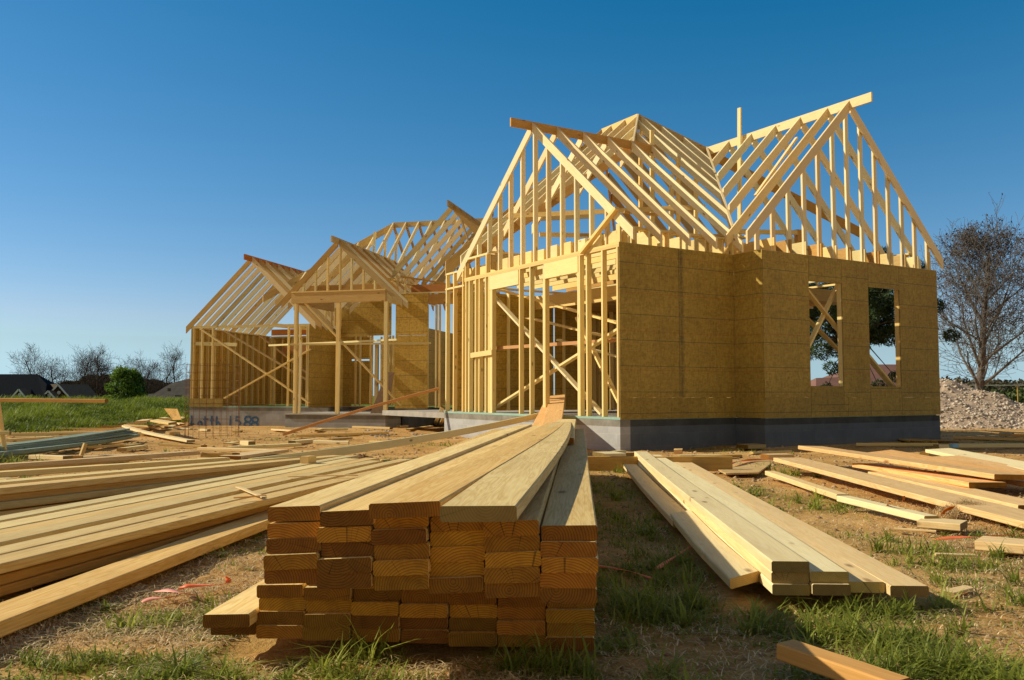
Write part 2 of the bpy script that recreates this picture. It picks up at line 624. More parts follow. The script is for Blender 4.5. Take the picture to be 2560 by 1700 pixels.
# ================================================================== THE HOUSE FRAME
PSI = R(58.70)
U = Vector((math.sin(PSI), math.cos(PSI), 0))       # along the sheathed right-hand walls, away
Vv = Vector((-math.cos(PSI), math.sin(PSI), 0))     # along the open garage front, away
ZZ = Vector((0, 0, 1))
C0 = Vector((1.669, 13.641, 0))
ZB, ZS, ZP = -.35, .392, 3.132
W1, RR, W2, LF = 2.478, .6315, 4.734, 5.975
WT = W1 + W2


def W(u, v, z):
    return C0 + U * u + Vv * v + ZZ * z


house = empty('house_frame', C0 + ZZ * -.09, 'half built house of bare timber framing with open rafters on a grey block foundation', 'house')
S2 = .038
parts = {}


def hb(name, A, B, w, h, mat='spf', **kw):
    o = beam(name, A, B, w, h, mat, house, **kw)
    parts.setdefault(name, []).append(o)
    return o


def hs_(name, P, ex, ey, ez, mat):
    o = slab(name, P, ex, ey, ez, mat, house)
    parts.setdefault(name, []).append(o)
    return o


def stud(p, z0, z1, along, d=.089, name='stud', mat='spf'):
    """upright; p = plan point of its centre, depth d runs along the given plan vector"""
    return hb(name, Vector((p.x, p.y, z0)), Vector((p.x, p.y, z1)), S2, d, mat, up=along)


# ---- foundation
FT = .20


def found(P, ex, ey, ztop, zbot, mt='block'):
    """block wall; local z = 0 at the top so that the poured cap is the upper band"""
    P = Vector((P.x, P.y, ztop - .001))
    x = ex.normalized()
    m = Matrix((x, ZZ.cross(x), ZZ)).transposed().to_4x4()
    m.translation = P
    mi = m.inverted()
    pts = [P, P + ex, P + ex + ey, P + ey]
    low = [p + ZZ * (zbot - ztop) for p in pts]
    vs = [mi @ p for p in low] + [mi @ p for p in pts]
    fs = BOXF
    if ey.dot(ZZ.cross(x)) < 0:
        fs = [tuple(reversed(f)) for f in BOXF]
    return link('foundation_wall', mesh_from('foundation_wall', vs, fs, [M[mt]]), house, m)


zc = ZS - .038
found(W(0, LF, 0), Vv * -LF, U * FT, zc, ZB)                      # garage front
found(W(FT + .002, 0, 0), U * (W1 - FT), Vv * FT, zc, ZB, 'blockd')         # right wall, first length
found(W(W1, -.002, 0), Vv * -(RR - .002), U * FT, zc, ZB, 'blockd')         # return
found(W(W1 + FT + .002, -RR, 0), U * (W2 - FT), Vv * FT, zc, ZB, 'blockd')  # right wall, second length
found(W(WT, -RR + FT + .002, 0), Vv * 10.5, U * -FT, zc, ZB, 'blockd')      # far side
hs_('floor_slab', W(FT + .01, FT + .01, ZS - .16), U * (WT - 2 * FT - .02), Vv * 9.6, ZZ * .12, 'slab')


# ---- sill plates
def plate(name, P, Q, w, mat='spf', h=.038):
    return hb(name, P, Q, w, h, mat)


zsl = ZS - .019
plate('sill_plate', W(.047, LF, zsl + .002), W(.047, 0, zsl + .002), .09, 'sill')
plate('sill_plate', W(.1, .05, zsl), W(W1, .05, zsl), .085, 'sill')
plate('sill_plate', W(W1 + .02, -RR + .05, zsl), W(WT - .1, -RR + .05, zsl), .085, 'sill')

# ---- garage front: studs, headers, plates
zt0 = ZP - .076
for t in (5.94, 5.60, 5.20):
    stud(W(.047, t - .02, 0), ZS, 3.29, U)
for t in (5.06, 4.92, 4.66, 4.50, 4.25, 4.116, 2.975, 2.615, 2.17, 1.085, .885, .465, .075):
    stud(W(.047, t - .02, 0), ZS, zt0, U)
for t in (4.075, 4.034, 3.994, 2.13, 1.125):
    stud(W(.047, t - .02, 0), ZS, 2.78, U)
hb('header', W(.047, 4.073, 2.92), W(.047, 3.0, 2.92), .088, .27, 'spf')
hb('header', W(.047, 2.145, 2.92), W(.047, 1.11, 2.92), .088, .27, 'spf')
plate('top_plate', W(.047, 5.1, ZP - .057), W(.047, 0.001, ZP - .057), .091)
plate('top_plate', W(.0465, 5.1, ZP - .019), W(.0465, 0.0, ZP - .019), .093)
plate('top_plate', W(.047, 5.972, 2.99), W(.047, 5.13, 2.99), .089)
plate('top_plate', W(.047, 5.972, 3.31), W(.047, 5.13, 3.31), .089)
# raised box over the left end of the front wall
for t in (5.07, 4.62, 4.2):
    stud(W(.047, t, 0), ZP, 3.50, U)
stud(W(.4, 4.2, 0), ZP, 3.50, U)
plate('top_plate', W(.047, 5.1, 3.519), W(.047, 4.15, 3.519), .089)
plate('top_plate', W(.09, 4.17, 3.557), W(1.6, 4.17, 3.557), .089)
hb('header', W(.1, 4.17, 3.36), W(1.6, 4.17, 3.36), .04, .30, 'spf2')
# blocking that shows over the front plate, joists and their ends along the right-hand walls
for i in range(9):
    t = 3.55 - i * .415
    hs_('blocking', W(.05, t - .10, ZP + .002), Vv * .2, U * .038, ZZ * random.uniform(.2, .24), 'spf')
for i in range(6):
    u = .22 + i * .406
    hb('ceiling_joist', W(u, .012, ZP + .12), W(u, 6.0, ZP + .12), S2, .235, 'spf')
for i in range(11):
    u = W1 + .33 + i * .39
    hb('ceiling_joist', W(u, -RR + .012, ZP + .12), W(u, 6.0, ZP + .12), S2, .235, 'spf2' if i % 2 else 'spf')
for i in range(5):
    hb('stub_post', W(.35 + i * .53, .05, ZP), W(.35 + i * .53, .05, ZP + .238), .089, S2, 'spf', up=U)
plate('upper_plate', W(.12, .07, ZP + .258), W(W1 + .1, .07, ZP + .258), .14)
plate('upper_plate', W(WT - .12, -.2, 3.50), W(WT - .12, 4.4, 3.50), .14)
plate('upper_plate', W(W1 + .02, -RR + .1, 3.40), W(W1 + .02, .6, 3.40), .12)
for v in (-.56, -.1, .5):
    stud(W(WT - .12, v, 0), ZP + .002, 3.48, Vv)
stud(W(.02, .02, 0), ZP, 3.42, Vv)

# ---- OSB sheathing
TS = .011


def sheath(u0, u1, v, z0, z1, mat='osb'):
    return hs_('sheathing', W(u0 + .001, v, z0 + .001), U * (u1 - u0 - .002), Vv * TS, ZZ * (z1 - z0 - .003), mat)


sheath(-.004, 1.22, -TS - .002, .697, ZP - .004)
sheath(1.222, W1 - .014, -TS - .0025, .697, ZP - .004)
sheath(-.004, 1.80, -TS - .0015, ZS - .03, .6985)
sheath(1.805, W1 - .014, -TS - .001, ZS - .03, .6985)
hs_('sheathing', W(W1 - TS - .001, -.012, .697), Vv * (-RR - .002), U * TS, ZZ * (ZP - .70), 'osb')
hs_('sheathing', W(W1 - TS - .0015, -.012, ZS - .03), Vv * (-RR - .002), U * TS, ZZ * .3335, 'osb')
vb = -RR - TS - .003
sheath(W1 - .012, 3.588, vb, .697, ZP - .004)                      # left of first window
sheath(W1 - .012, 3.588, vb - .001, ZS - .03, .6985)
sheath(3.592, 4.44, vb, 2.70, ZP - .004)                           # over first window
sheath(3.592, 4.44, vb - .001, .48, .893)                          # under first window
sheath(3.592, 4.55, vb, ZS - .03, .4825)
sheath(4.443, 4.551, vb, .4835, .6965)
sheath(4.443, 5.163, vb, .697, ZP - .004)                          # between
sheath(4.553, 5.163, vb - .001, ZS - .03, .6985)
sheath(5.167, 6.05, vb, 2.68, ZP - .004)                           # over second window
sheath(5.167, 6.05, vb - .001, ZS - .03, .8945)                     # under second window
sheath(6.053, WT + .008, vb, .697, ZP - .004)
sheath(6.053, WT + .008, vb - .001, ZS - .03, .6985)
m, nt, b = mat_new('damp_stain')
tcx = N(nt, "ShaderNodeTexCoord")
sx_ = N(nt, "ShaderNodeSeparateXYZ")
nt.links.new(tcx.outputs["Object"], sx_.inputs[0])
nz_ = N(nt, "ShaderNodeTexNoise", Scale=9.0, Detail=5.0)
nt.links.new(tcx.outputs["Object"], nz_.inputs["Vector"])
fal = math_n(nt, 'SUBTRACT', 1.0, math_n(nt, 'ABSOLUTE', math_n(nt, 'DIVIDE', math_n(nt, 'SUBTRACT', sx_.outputs[0], .07), .07)))
fac = math_n(nt, 'MULTIPLY', math_n(nt, 'MULTIPLY', fal, nz_.outputs[0]), .75)
clp = nt.nodes.new("ShaderNodeClamp")
nt.links.new(fac, clp.inputs[0])
b.inputs["Base Color"].default_value = (.13, .13, .075, 1)
trn = nt.nodes.new("ShaderNodeBsdfTransparent")
mxs = nt.nodes.new("ShaderNodeMixShader")
nt.links.new(clp.outputs[0], mxs.inputs[0])
nt.links.new(trn.outputs[0], mxs.inputs[1])
nt.links.new(b.outputs[0], mxs.inputs[2])
nt.links.new(mxs.outputs[0], nt.nodes["Material Output"].inputs[0])
Ps = W(1.20, -TS - .006, .70)
mS = Matrix((U, Vv, ZZ)).transposed().to_4x4()
mS.translation = Ps
link('damp_stain', mesh_from('damp_stain', [(0, 0, 0), (.14, 0, 0), (.14, 0, 2.40), (0, 0, 2.40)], [(0, 1, 2, 3)], [m]), house, mS)
# framing round the window openings and behind the sheathing
yb = -RR + .052
for u in (3.57, 4.46, 4.50, 5.145, 6.075, 6.115, 2.6, 3.1, 6.6, 7.1, 4.8):
    stud(W(u, yb, 0), ZS, ZP - .076, Vv)
for (u0, u1, z) in ((3.59, 4.44, 2.80), (5.165, 6.055, 2.80)):
    hb('header', W(u0, yb, z), W(u1, yb, z), .088, .2, 'spf')
for (u0, u1) in ((3.59, 4.44), (5.165, 6.055)):
    hb('window_sill', W(u0, yb, .876), W(u1, yb, .876), .089, .034, 'spf')
plate('top_plate', W(W1, yb, ZP - .057), W(WT, yb, ZP - .057), .089)
plate('top_plate', W(W1 - .01, -RR + .04, ZP - .019), W(WT + .006, -RR + .04, ZP - .019), .093)
plate('top_plate', W(.10, .047, ZP - .057), W(W1, .047, ZP - .057), .089)
plate('top_plate', W(.10, .042, ZP - .019), W(W1, .042, ZP - .019), .093)
for i in range(6):
    stud(W(.35 + i * .406, .05, 0), ZS, zt0, Vv)
# diagonal braces behind the two windows and behind the garage front


def on_v(px, py, v):
    r = ray(px, py)
    P = W(0, v, 0)
    o = Vector((0, 0, CAM_H))
    return o + r * ((P - o).dot(Vv) / r.dot(Vv))


def brace_v(p0, p1, v, h, ext=.3):
    A, B = on_v(*p0, v), on_v(*p1, v)
    d = (B - A).normalized()
    hb('brace', A - d * ext, B + d * ext, S2, h, 'spf', up=Vv)


brace_v((2021, 731), (2095, 824), -.42, .089)
brace_v((2093, 716), (2023, 860), -.36, .089)
brace_v((2022, 801), (2095, 874), .1, .089)
brace_v((2176, 899), (2231, 966), -.42, .12)
hb('brace', W(.13, 4.62, 3.0), W(.13, .62, .43), S2, .10, 'pale', up=U)
hb('brace', W(.18, 4.12, .50), W(.18, .18, 1.80), S2, .10, 'spf', up=U)
hb('brace', W(1.1, 5.5, 3.0), W(1.1, 1.0, 1.9), S2, .14, 'spf', up=U)
hb('brace', W(1.6, 5.2, 2.4), W(1.6, 1.0, 1.55), S2, .12, 'spf', up=U)
hb('brace', W(2.0, 4.6, 1.9), W(2.0, 1.3, 1.2), S2, .10, 'spf', up=U)
hb('brace', W(-.03, .95, ZP - .05), W(-.03, .0, 3.66), .05, .089, 'spf', up=U)
hb('brace', W(.6, .6, .4), W(1.2, 2.8, 2.2), S2, .089, 'spf', up=U)
hb('temporary_rail', W(.16, 4.75, 1.66), W(.3, .3, 1.62), .04, .06, 'rust')
hb('temporary_rail', W(-.03, 4.75, 1.53), W(-.03, 3.9, 1.56), .03, .1, 'spf')

# ---- interior walls seen through the open front
hb('beam', W(2.4, 6.4, 2.84), W(2.4, 2.2, 2.76), .09, .30, 'spf')
hb('beam', W(2.5, .2, 2.74), W(2.5, 2.4, 2.74), .09, .30, 'spf')
for i in range(12):
    v = 1.0 + i * .406
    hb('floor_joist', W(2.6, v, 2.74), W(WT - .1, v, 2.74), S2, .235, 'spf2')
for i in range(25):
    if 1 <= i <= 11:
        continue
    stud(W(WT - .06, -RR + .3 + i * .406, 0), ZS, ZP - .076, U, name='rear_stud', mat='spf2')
plate('top_plate', W(WT - .06, -RR + .12, ZP - .038), W(WT - .06, 9.6, ZP - .038), .089)
for k, (v0, v1) in enumerate(((4.1, 6.6), (6.61, 9.5))):
    hs_('rear_sheathing', W(WT - .002, v0, ZS), Vv * (v1 - v0), U * .011, ZZ * 2.73, 'osb')
for i in range(14):
    if i in (6, 9):
        continue
    stud(W(3.9, 2.6 + i * .33, 0), ZS, ZP - .2, U, name='partition_stud', mat='spf')
for i in range(12):
    if i in (3,):
        continue
    stud(W(.6 + i * .5, 6.0, 0), ZS, ZP - .076, Vv, name='partition_stud', mat='spf')
hs_('partition_sheathing', W(.25, 6.06, ZS), U * 2.60, Vv * .011, ZZ * 2.6, 'osbw')
hs_('partition_sheathing', W(2.89, 6.06, ZS), U * 1.36, Vv * .011, ZZ * 2.6, 'osbw')
hs_('partition_sheathing', W(4.26, 6.06, ZS), U * 2.4, Vv * .011, ZZ * 2.6, 'osb')
hs_('attic_floor', W(2.62, 3.2, ZP - .27), U * 4.5, Vv * 2.8, ZZ * .018, 'osb')
plate('top_plate', W(.4, 6.0, ZP - .038), W(6.8, 6.0, ZP - .038), .089)
plate('top_plate', W(3.9, 2.3, ZP - .16), W(3.9, 7.2, ZP - .16), .089)
stud(W(1.9, 1.1, 0), ZS, 2.6, U)

# ---- garage gable (ridge runs along U at v = VA)
VA, ZA, SA = 2.54, 5.72, .838
RH = .145


def planeA(v):                       # slope shared by the gable and the hip end
    return ZA - SA * abs(v - VA)


def raf(name, A, B, h=RH, mat='spf', w=S2):
    mat = 'raf' if mat == 'spf' else mat
    return hb(name, A, B, w, h, mat, plumb=True, top=True)


hb('ridge_board', W(-.44, VA, ZA - .075), W(2.95, VA, ZA - .085), S2, .16, 'spf2')
for i, u in enumerate((.022, .57, 1.17, 1.75, 2.34)):
    raf('rafter', W(u, VA - .02, planeA(VA - .02)), W(u, -.345, planeA(-.345)), mat='pale' if i == 0 else 'spf')
    vend = 5.43 if u < .5 else 5.15 - (u - .5) / 1.87 * 2.3
    if vend > VA + .2:
        raf('rafter', W(u, VA + .02, planeA(VA + .02)), W(u, vend, planeA(vend)))
for t in (4.60, 4.18, 3.77, 3.37, 2.945, 2.51, 2.08, 1.645, 1.225, .80, .38):
    zz = planeA(t) - .06 if t > VA else planeA(t) - RH * 1.25
    stud(W(.075, t, 0), ZP if t < 4.1 else 3.54, zz, U, name='gable_stud', mat='raf')
# ---- main hip roof above: apex, ridge, hips, jack rafters
AP = W(3.6, 3.86, 6.84)
RE = W(3.6, 5.15, 6.84)
BE = W(4.805, 3.02, 6.07)            # where the second gable's ridge meets the hip
VB = W(2.47, 0, 3.64)                # foot of the valley
HL = W(2.37, VA, 5.70)
hb('ridge_board', AP + ZZ * -.08, RE + ZZ * -.08, S2, .16, 'spf')
raf('hip_rafter', AP, HL, .18)
raf('hip_rafter', AP, BE, .19, 'spf2')
raf('hip_rafter', RE, W(.0, 5.95, 3.6), .24, 'spf2')
raf('hip_rafter', RE, W(7.0, 8.7, 3.6), .19, 'spf2')
raf('hip_rafter', BE, W(7.3, 1.0, 4.2), .19, 'spf2')
raf('valley_rafter', BE + ZZ * .02, VB, .16, 'spf')
raf('valley_rafter', HL, W(0.05, 5.0, 3.62), .17, 'spf2')


def lerp(a, b, t):
    return a + (b - a) * t


for u in (2.85, 3.36, 3.66, 4.02, 4.40):
    if u < 3.6:
        top = lerp(HL, AP, (u - 2.37) / 1.23)
    else:
        top = lerp(AP, BE, (u - 3.6) / 1.205)
    bot = lerp(VB, BE, (u - 2.47) / 2.335)
    raf('jack_rafter', top, bot, .15)
# slope falling towards -U, from ridge and hips down on to the valley
for i in range(8):
    v = 2.80 + i * .50
    if v > 5.7:
        break
    if v < 3.86:
        top = lerp(HL, AP, (v - VA) / 1.32)
        ut = 2.37 + (v - VA) / 1.32 * 1.23
    elif v <= 5.15:
        top = W(3.6, v, 6.84)
        ut = 3.6
    else:
        ut = 3.6 * (5.95 - v) / .8
        top = W(ut, v, 3.6 + .9 * ut)
    ub = max(.02, 2.37 * (5.0 - v) / (5.0 - VA))
    if ut - ub > .2:
        raf('jack_rafter', top, W(ub, v, 3.63 + .9 * ub - .02), .15, 'spf')
# slope falling towards +U behind the apex
for i in range(7):
    v = 3.95 + i * .40
    u0 = 3.6 if v <= 5.15 else 3.6 + (v - 5.15)
    raf('jack_rafter', W(u0, v, 6.84 - .9 * (u0 - 3.6)), W(7.4, v, 6.84 - .9 * 3.8), .15, 'spf2')
for u, v in ((3.05, 3.15), (2.9, 2.62), (3.5, 3.3), (3.3, 2.3), (2.45, 1.55), (3.4, 1.9)):
    zt = min(6.6, 3.55 + SA * v) - .05
    hb('prop', W(u, v, 3.25), W(u + .03, v, zt + (.35 if (u, v) == (2.9, 2.62) else .05)), .038, .089, 'spf', up=U)
hb('collar_tie', W(.3, 3.9, 4.25), W(2.7, .9, 4.15), S2, .089, 'spf')
hb('collar_tie', W(1.2, 4.1, 4.0), W(3.3, 3.4, 4.05), S2, .089, 'spf')
hb('collar_tie', W(1.1, 2.6, 3.75), W(4.3, 1.7, 3.9), .089, S2, 'spf2')
hb('temporary_rail', W(1.15, 1.3, 3.96), W(1.75, .95, 3.90), .089, .04, 'spf2')

# ---- second gable (ridge runs along V at u = UB)
UB, ZBR, SB = 4.805, 6.06, 1.0


def planeB(u):
    return ZBR - SB * abs(u - UB)


hb('ridge_board', W(UB, -1.085, ZBR - .08), W(UB, 3.02, ZBR - .08), S2, .17, 'pale')
for i, v in enumerate((-.61, -.14, .49, 1.10, 1.735, 2.36)):
    raf('rafter', W(UB + .02, v, planeB(UB + .02)), W(7.478, v, planeB(7.478)), .15)
    ub = 2.16 if v < .3 else 2.5 + v * .775
    raf('rafter', W(UB - .02, v, planeB(UB - .02)), W(ub, v, planeB(ub)), .15, 'pale' if i == 1 else 'spf')
for u in (2.45, 2.83, 3.22, 3.61, 3.99, 4.38, 4.76, 5.15, 5.54, 5.92, 6.31, 6.69, 7.08):
    zt = planeB(u) - (.20 if u < UB else .06)
    stud(W(u, -RR + .075, 0), ZP, zt, U, name='gable_stud', mat='raf')
hb('prop', W(4.78, 2.1, 3.2), W(4.70, 1.95, 6.62), .038, .089, 'spf', up=Vv)
hb('prop', W(5.55, 1.2, ZP), W(5.50, 1.2, 4.05), .14, .089, 'spf2', up=Vv)
hb('collar_tie', W(3.0, .8, 3.72), W(5.6, 1.2, 4.0), S2, .089, 'spf')
hb('collar_tie', W(3.3, .25, 4.3), W(4.35, .2, 5.5), S2, .06, 'pale', up=Vv)

# ---- the far wing, turned 45 degrees: k to the right along its front, q to the rear
AZ = R(13.70)
BB = Vector((math.cos(AZ), -math.sin(AZ), 0))
AA = Vector((math.sin(AZ), math.cos(AZ), 0))
Q0 = Vector((-10.0, 27.4, 0))


def K(k, q, z):
    return Q0 + BB * k + AA * q + ZZ * z


def kpx(px, q, z=2.0):
    r = ray(px, 900)
    a = r.x / r.y
    P = Q0 + AA * q
    return (a * P.y - P.x) / (BB.x - a * BB.y)


ZW = 2.877                                                    # plate of the lower room
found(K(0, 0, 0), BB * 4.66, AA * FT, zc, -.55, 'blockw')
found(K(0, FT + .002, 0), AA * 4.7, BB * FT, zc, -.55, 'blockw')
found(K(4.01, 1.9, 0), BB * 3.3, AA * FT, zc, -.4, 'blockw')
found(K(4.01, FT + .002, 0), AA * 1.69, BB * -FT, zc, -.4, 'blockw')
found(K(7.34, .62, 0), BB * 3.2, AA * FT, zc, -.45, 'blockd')  # dark block colour carries the shade of this bay
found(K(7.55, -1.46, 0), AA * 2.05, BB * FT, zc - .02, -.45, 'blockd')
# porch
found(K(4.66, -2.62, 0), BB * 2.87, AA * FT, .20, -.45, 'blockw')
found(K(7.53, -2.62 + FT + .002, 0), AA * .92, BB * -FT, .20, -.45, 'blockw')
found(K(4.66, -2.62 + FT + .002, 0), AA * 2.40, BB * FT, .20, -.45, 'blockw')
hs_('porch_slab', K(4.63, -2.65, .20), BB * 2.93, AA * 4.5, ZZ * .035, 'slab')
hs_('floor_slab', K(FT + .01, FT + .01, ZS - .16), BB * 3.6, AA * 4.5, ZZ * .12, 'slab')
plate('sill_plate', K(0, .05, zsl), K(4.01, .05, zsl), .09, 'sill')
# lower room
for px in (480, 484.5, 505, 531.5, 721, 750, 768, 772):
    stud(K(kpx(px, .05), .05, 0), ZS, ZW - .076, AA)
plate('top_plate', K(0, .05, ZW - .057), K(4.01, .05, ZW - .057), .089)
plate('top_plate', K(-.002, .05, ZW - .019), K(4.012, .05, ZW - .019), .091)
hb('blocking', K(.12, .06, 2.33), K(1.55, .06, 2.28), S2, .11, 'spf')
hs_('sheathing', K(-.01, -.013, ZS - .03), BB * 1.15, AA * .011, ZZ * .26, 'osb')
hb('brace', K(kpx(500, -.02), -.02, 2.78), K(kpx(774, -.02), -.02, .50), S2, .115, 'spf', up=AA)
hb('brace', K(kpx(563, -.05), -.05, .63), K(kpx(776, -.05), -.05, 2.1), S2, .10, 'spf', up=AA)
hb('brace', K(.4, 1.2, 2.8), K(3.9, 1.2, .9), S2, .13, 'spf2', up=AA)
hb('brace', K(.5, 3.2, 2.8), K(3.0, 3.2, 1.0), S2, .13, 'spf2', up=AA)
stud(K(1.55, 2.4, 0), ZS, 2.4, AA, mat='spf')
for i in range(12):
    stud(K(.05, .42 + i * .395, 0), ZS, ZW - .076, BB, name='stud')
hs_('sheathing', K(-.013, 0.002, ZS - .03), AA * 4.85, BB * .011, ZZ * (ZW - ZS), 'osbw')
plate('top_plate', K(.05, .1, ZW - .038), K(.05, 4.85, ZW - .038), .089)
for i in range(11):
    stud(K(.15 + i * .38, 4.85, 0), ZS, ZW - .076, AA, name='stud')
plate('top_plate', K(.05, 4.85, ZW - .038), K(4.0, 4.85, ZW - .038), .089)
hs_('sheathing', K(.02, 4.905, ZS), BB * 1.5, AA * .011, ZZ * 2.44, 'osbw')
hs_('sheathing', K(1.53, 4.905, ZS), BB * 2.4, AA * .011, ZZ * 1.55, 'osbw')
hs_('sheathing', K(2.6, 4.906, 2.0), BB * 1.3, AA * .011, ZZ * .85, 'osbw')
hb('header', K(.6, 4.72, 2.35), K(2.6, 4.72, 2.35), .05, .30, 'rust')
hb('header', K(.1, 4.80, ZW + .12), K(2.6, 4.80, ZW + .12), .05, .22, 'rust')
hs_('sheathing', K(4.012, -.004, ZS - .03), AA * 1.88, BB * .011, ZZ * (ZW - ZS + .02), 'osbw')
for i in range(5):
    stud(K(3.965, .3 + i * .406, 0), ZS, ZW - .04, BB)
hb('ridge_board', K(2.03, -.42, 4.92), K(2.03, 4.9, 4.92), S2, .17, 'rust')
for i in range(12):
    q = .02 + i * .406
    raf('rafter', K(2.01, q, 4.99), K(-.2, q, 2.86), .15, 'spf' if i % 3 else 'old')
    raf('rafter', K(2.05, q, 4.99), K(4.2, q, 2.92), .15, 'spf2' if i % 2 else 'spf')
hb('collar_tie', K(2.2, 1.0, 2.95), K(4.3, 2.6, 2.78), S2, .12, 'spf')
hb('collar_tie', K(2.6, 3.5, 3.2), K(4.6, 3.5, 4.3), S2, .10, 'spf', up=AA)
hb('collar_tie', K(3.6, 4.2, 3.0), K(4.8, 4.2, 4.1), S2, .10, 'spf', up=AA)
# entry porch frame
QE = -2.5
for px, w in ((735.5, .05), (739.5, .05), (843, .10), (963, .10)):
    k = kpx(px, QE)
    hb('porch_post', K(k, QE + .05, .236), K(k, QE + .05, 3.22), w, .09, 'spf', up=AA)
kk = kpx(750, QE - .12)
hb('temporary_post', K(kk, QE - .12, .236), K(kk + .02, QE - .12, 2.15), .06, .04, 'pale', up=AA)
kk = kpx(846.5, QE - .05)
hb('temporary_post', K(kk, QE - .05, .236), K(kk + .03, QE - .05, 2.15), .05, .04, 'spf', up=AA)
hb('header', K(4.72, QE + .045, 3.36), K(7.45, QE + .045, 3.36), .09, .28, 'spf2')
plate('top_plate', K(4.72, QE + .045, 3.522), K(7.45, QE + .045, 3.522), .12)
hb('header', K(4.77, QE + .1, 3.36), K(4.77, .0, 3.36), .09, .28, 'spf2')
hb('header', K(7.40, QE + .1, 3.36), K(7.40, -1.5, 3.36), .09, .28, 'spf')
hb('ridge_board', K(6.08, -2.92, 4.87), K(6.08, 1.6, 4.87), S2, .17, 'spf2')
for i in range(11):
    q = QE + .03 + i * .406
    raf('rafter', K(6.06, q, 4.94), K(4.50 if i < 1 else 4.6, q, 3.40 if i < 1 else 3.5), .15, 'spf' if i % 3 else 'old')
    raf('rafter', K(6.10, q, 4.94), K(7.92 if i < 2 else 7.5, q, 3.25 if i < 2 else 3.64), .15, 'spf' if i % 2 else 'spf2')
for px in (757, 787, 817, 848, 877, 907, 936):
    k = kpx(px, QE + .06)
    stud(K(k, QE + .06, 0), 3.542, 4.94 - .95 * abs(k - 6.08) - .09, AA, name='gable_stud')
hb('joist', K(4.9, QE + .5, 3.66), K(7.3, QE + .5, 3.66), S2, .18, 'spf2')
hb('brace', K(kpx(752, QE), QE + .12, 3.28), K(kpx(1004, -1.75), -1.75, .45), S2, .11, 'spf', up=AA)
hb('brace', K(kpx(868, -.6), -.6, 2.1), K(kpx(962, -1.0), -1.0, .95), S2, .09, 'spf2', up=AA)
hb('temporary_rail', K(kpx(672, -.6), -.6, 2.20), K(kpx(992, -2.0), -2.0, 2.22), .05, .05, 'spf')
hb('temporary_rail', K(kpx(722, QE), QE - .03, 2.10), K(kpx(1078, -1.55), -1.56, 2.14), .05, .05, 'spf')
# recessed entry wall
hs_('sheathing', K(4.03, 1.9, 2.62), BB * 1.86, AA * .011, ZZ * 1.08, 'osbw')
hs_('sheathing', K(4.03, 1.899, ZS - .03), BB * .52, AA * .011, ZZ * 2.25, 'osbw')
for k in (4.62, 4.78, 4.98, 5.3, 5.55, 5.8, 5.9):
    stud(K(k, 2.05 + (.5 if k in (4.98, 5.3, 5.55) else 0), 0), ZS, 2.62, AA, name='stud')
plate('top_plate', K(4.0, 1.96, 3.72), K(6.2, 1.96, 3.72), .089)
for k in (4.1, 4.3, 4.42, 4.6):
    stud(K(k, .9, 0), ZW, 3.6, AA, name='stub_post')
for i in range(13):
    if i in (2, 7):
        continue
    stud(K(4.3 + i * .42, 5.6, 0), ZS, 2.75, AA, name='partition_stud', mat='spf')
hs_('partition_sheathing', K(4.0, 5.7, ZS), BB * 1.5, AA * .011, ZZ * 2.3, 'osbw')
hs_('partition_sheathing', K(5.7, 5.7, ZS), BB * 2.0, AA * .011, ZZ * 2.3, 'osbw')
hs_('partition_sheathing', K(8.31, 1.0, ZS), BB * .62, AA * .011, ZZ * 2.8, 'osbw')
hs_('partition_sheathing', K(8.94, 1.0, 1.8), BB * 1.4, AA * .011, ZZ * 1.4, 'osbw')
hs_('partition_sheathing', K(7.26, 1.5, ZS), AA * 3.8, BB * .011, ZZ * 2.4, 'osbw')
hs_('partition_sheathing', K(7.8, 5.7, ZS), BB * 1.2, AA * .011, ZZ * 2.3, 'osbw')
for i in range(9):
    stud(K(7.2, 1.9 + i * .42, 0), ZS, 2.75, BB, name='partition_stud', mat='spf')
hb('porch_post', K(kpx(942, -.9), -.9, .236), K(kpx(942, -.9), -.9, 2.2), .10, .09, 'spf2', up=AA)
# sheathed pier right of the entry, open bay, eave plates
hs_('sheathing', K(7.36, -1.513, ZS - .03), BB * .94, AA * .011, ZZ * 2.0, 'osbw')
hs_('sheathing', K(7.362, -1.5135, ZS + 1.975), BB * .938, AA * .011, ZZ * 1.16, 'osbw')
for k in (7.38, 7.78, 8.27, 8.52, 8.62, 9.1, 9.5):
    stud(K(k, -1.45, 0), ZS, 3.2, AA)
hb('header', K(8.3, -1.45, 3.35), K(10.3, -1.45, 3.35), .09, .28, 'spf2')
hb('header', K(8.3, 1.2, 2.2), K(10.3, 1.2, 2.2), .09, .2, 'spf2')
for i in range(8):
    stud(K(8.35 + i * .25, .9, 0), ZS, 3.2, AA, name='partition_stud', mat='spf')
plate('top_plate', K(7.3, -1.46, 3.53), K(10.4, -1.46, 3.53), .12)
hb('beam', K(7.6, -.9, 3.72), K(10.3, -1.0, 3.72), .09, .22, 'rust')
stud(K(7.36, -1.4, 0), 3.55, 4.0, AA, name='stub_post')
stud(K(7.6, -1.4, 0), 3.55, 3.98, AA, name='stub_post')
hb('upper_plate', K(7.2, -1.62, 3.93), K(7.5, 2.2, 3.93), .12, S2, 'spf')
hb('upper_plate', K(7.5, -1.5, 4.0), K(9.6, -1.1, 3.65), .09, S2, 'spf2')
hb('ridge_board', K(8.99, -1.95, 5.88), K(8.99, 2.6, 5.88), S2, .17, 'old')
for i in range(7):
    q = -1.5 + i * .60
    raf('rafter', K(8.97, q, 5.95), K(7.25, q, 4.14), .14, 'spf' if i % 4 else 'old')
    if i < 4:
        raf('rafter', K(9.01, q, 5.95), K(10.7, q, 4.14), .14, 'spf2')
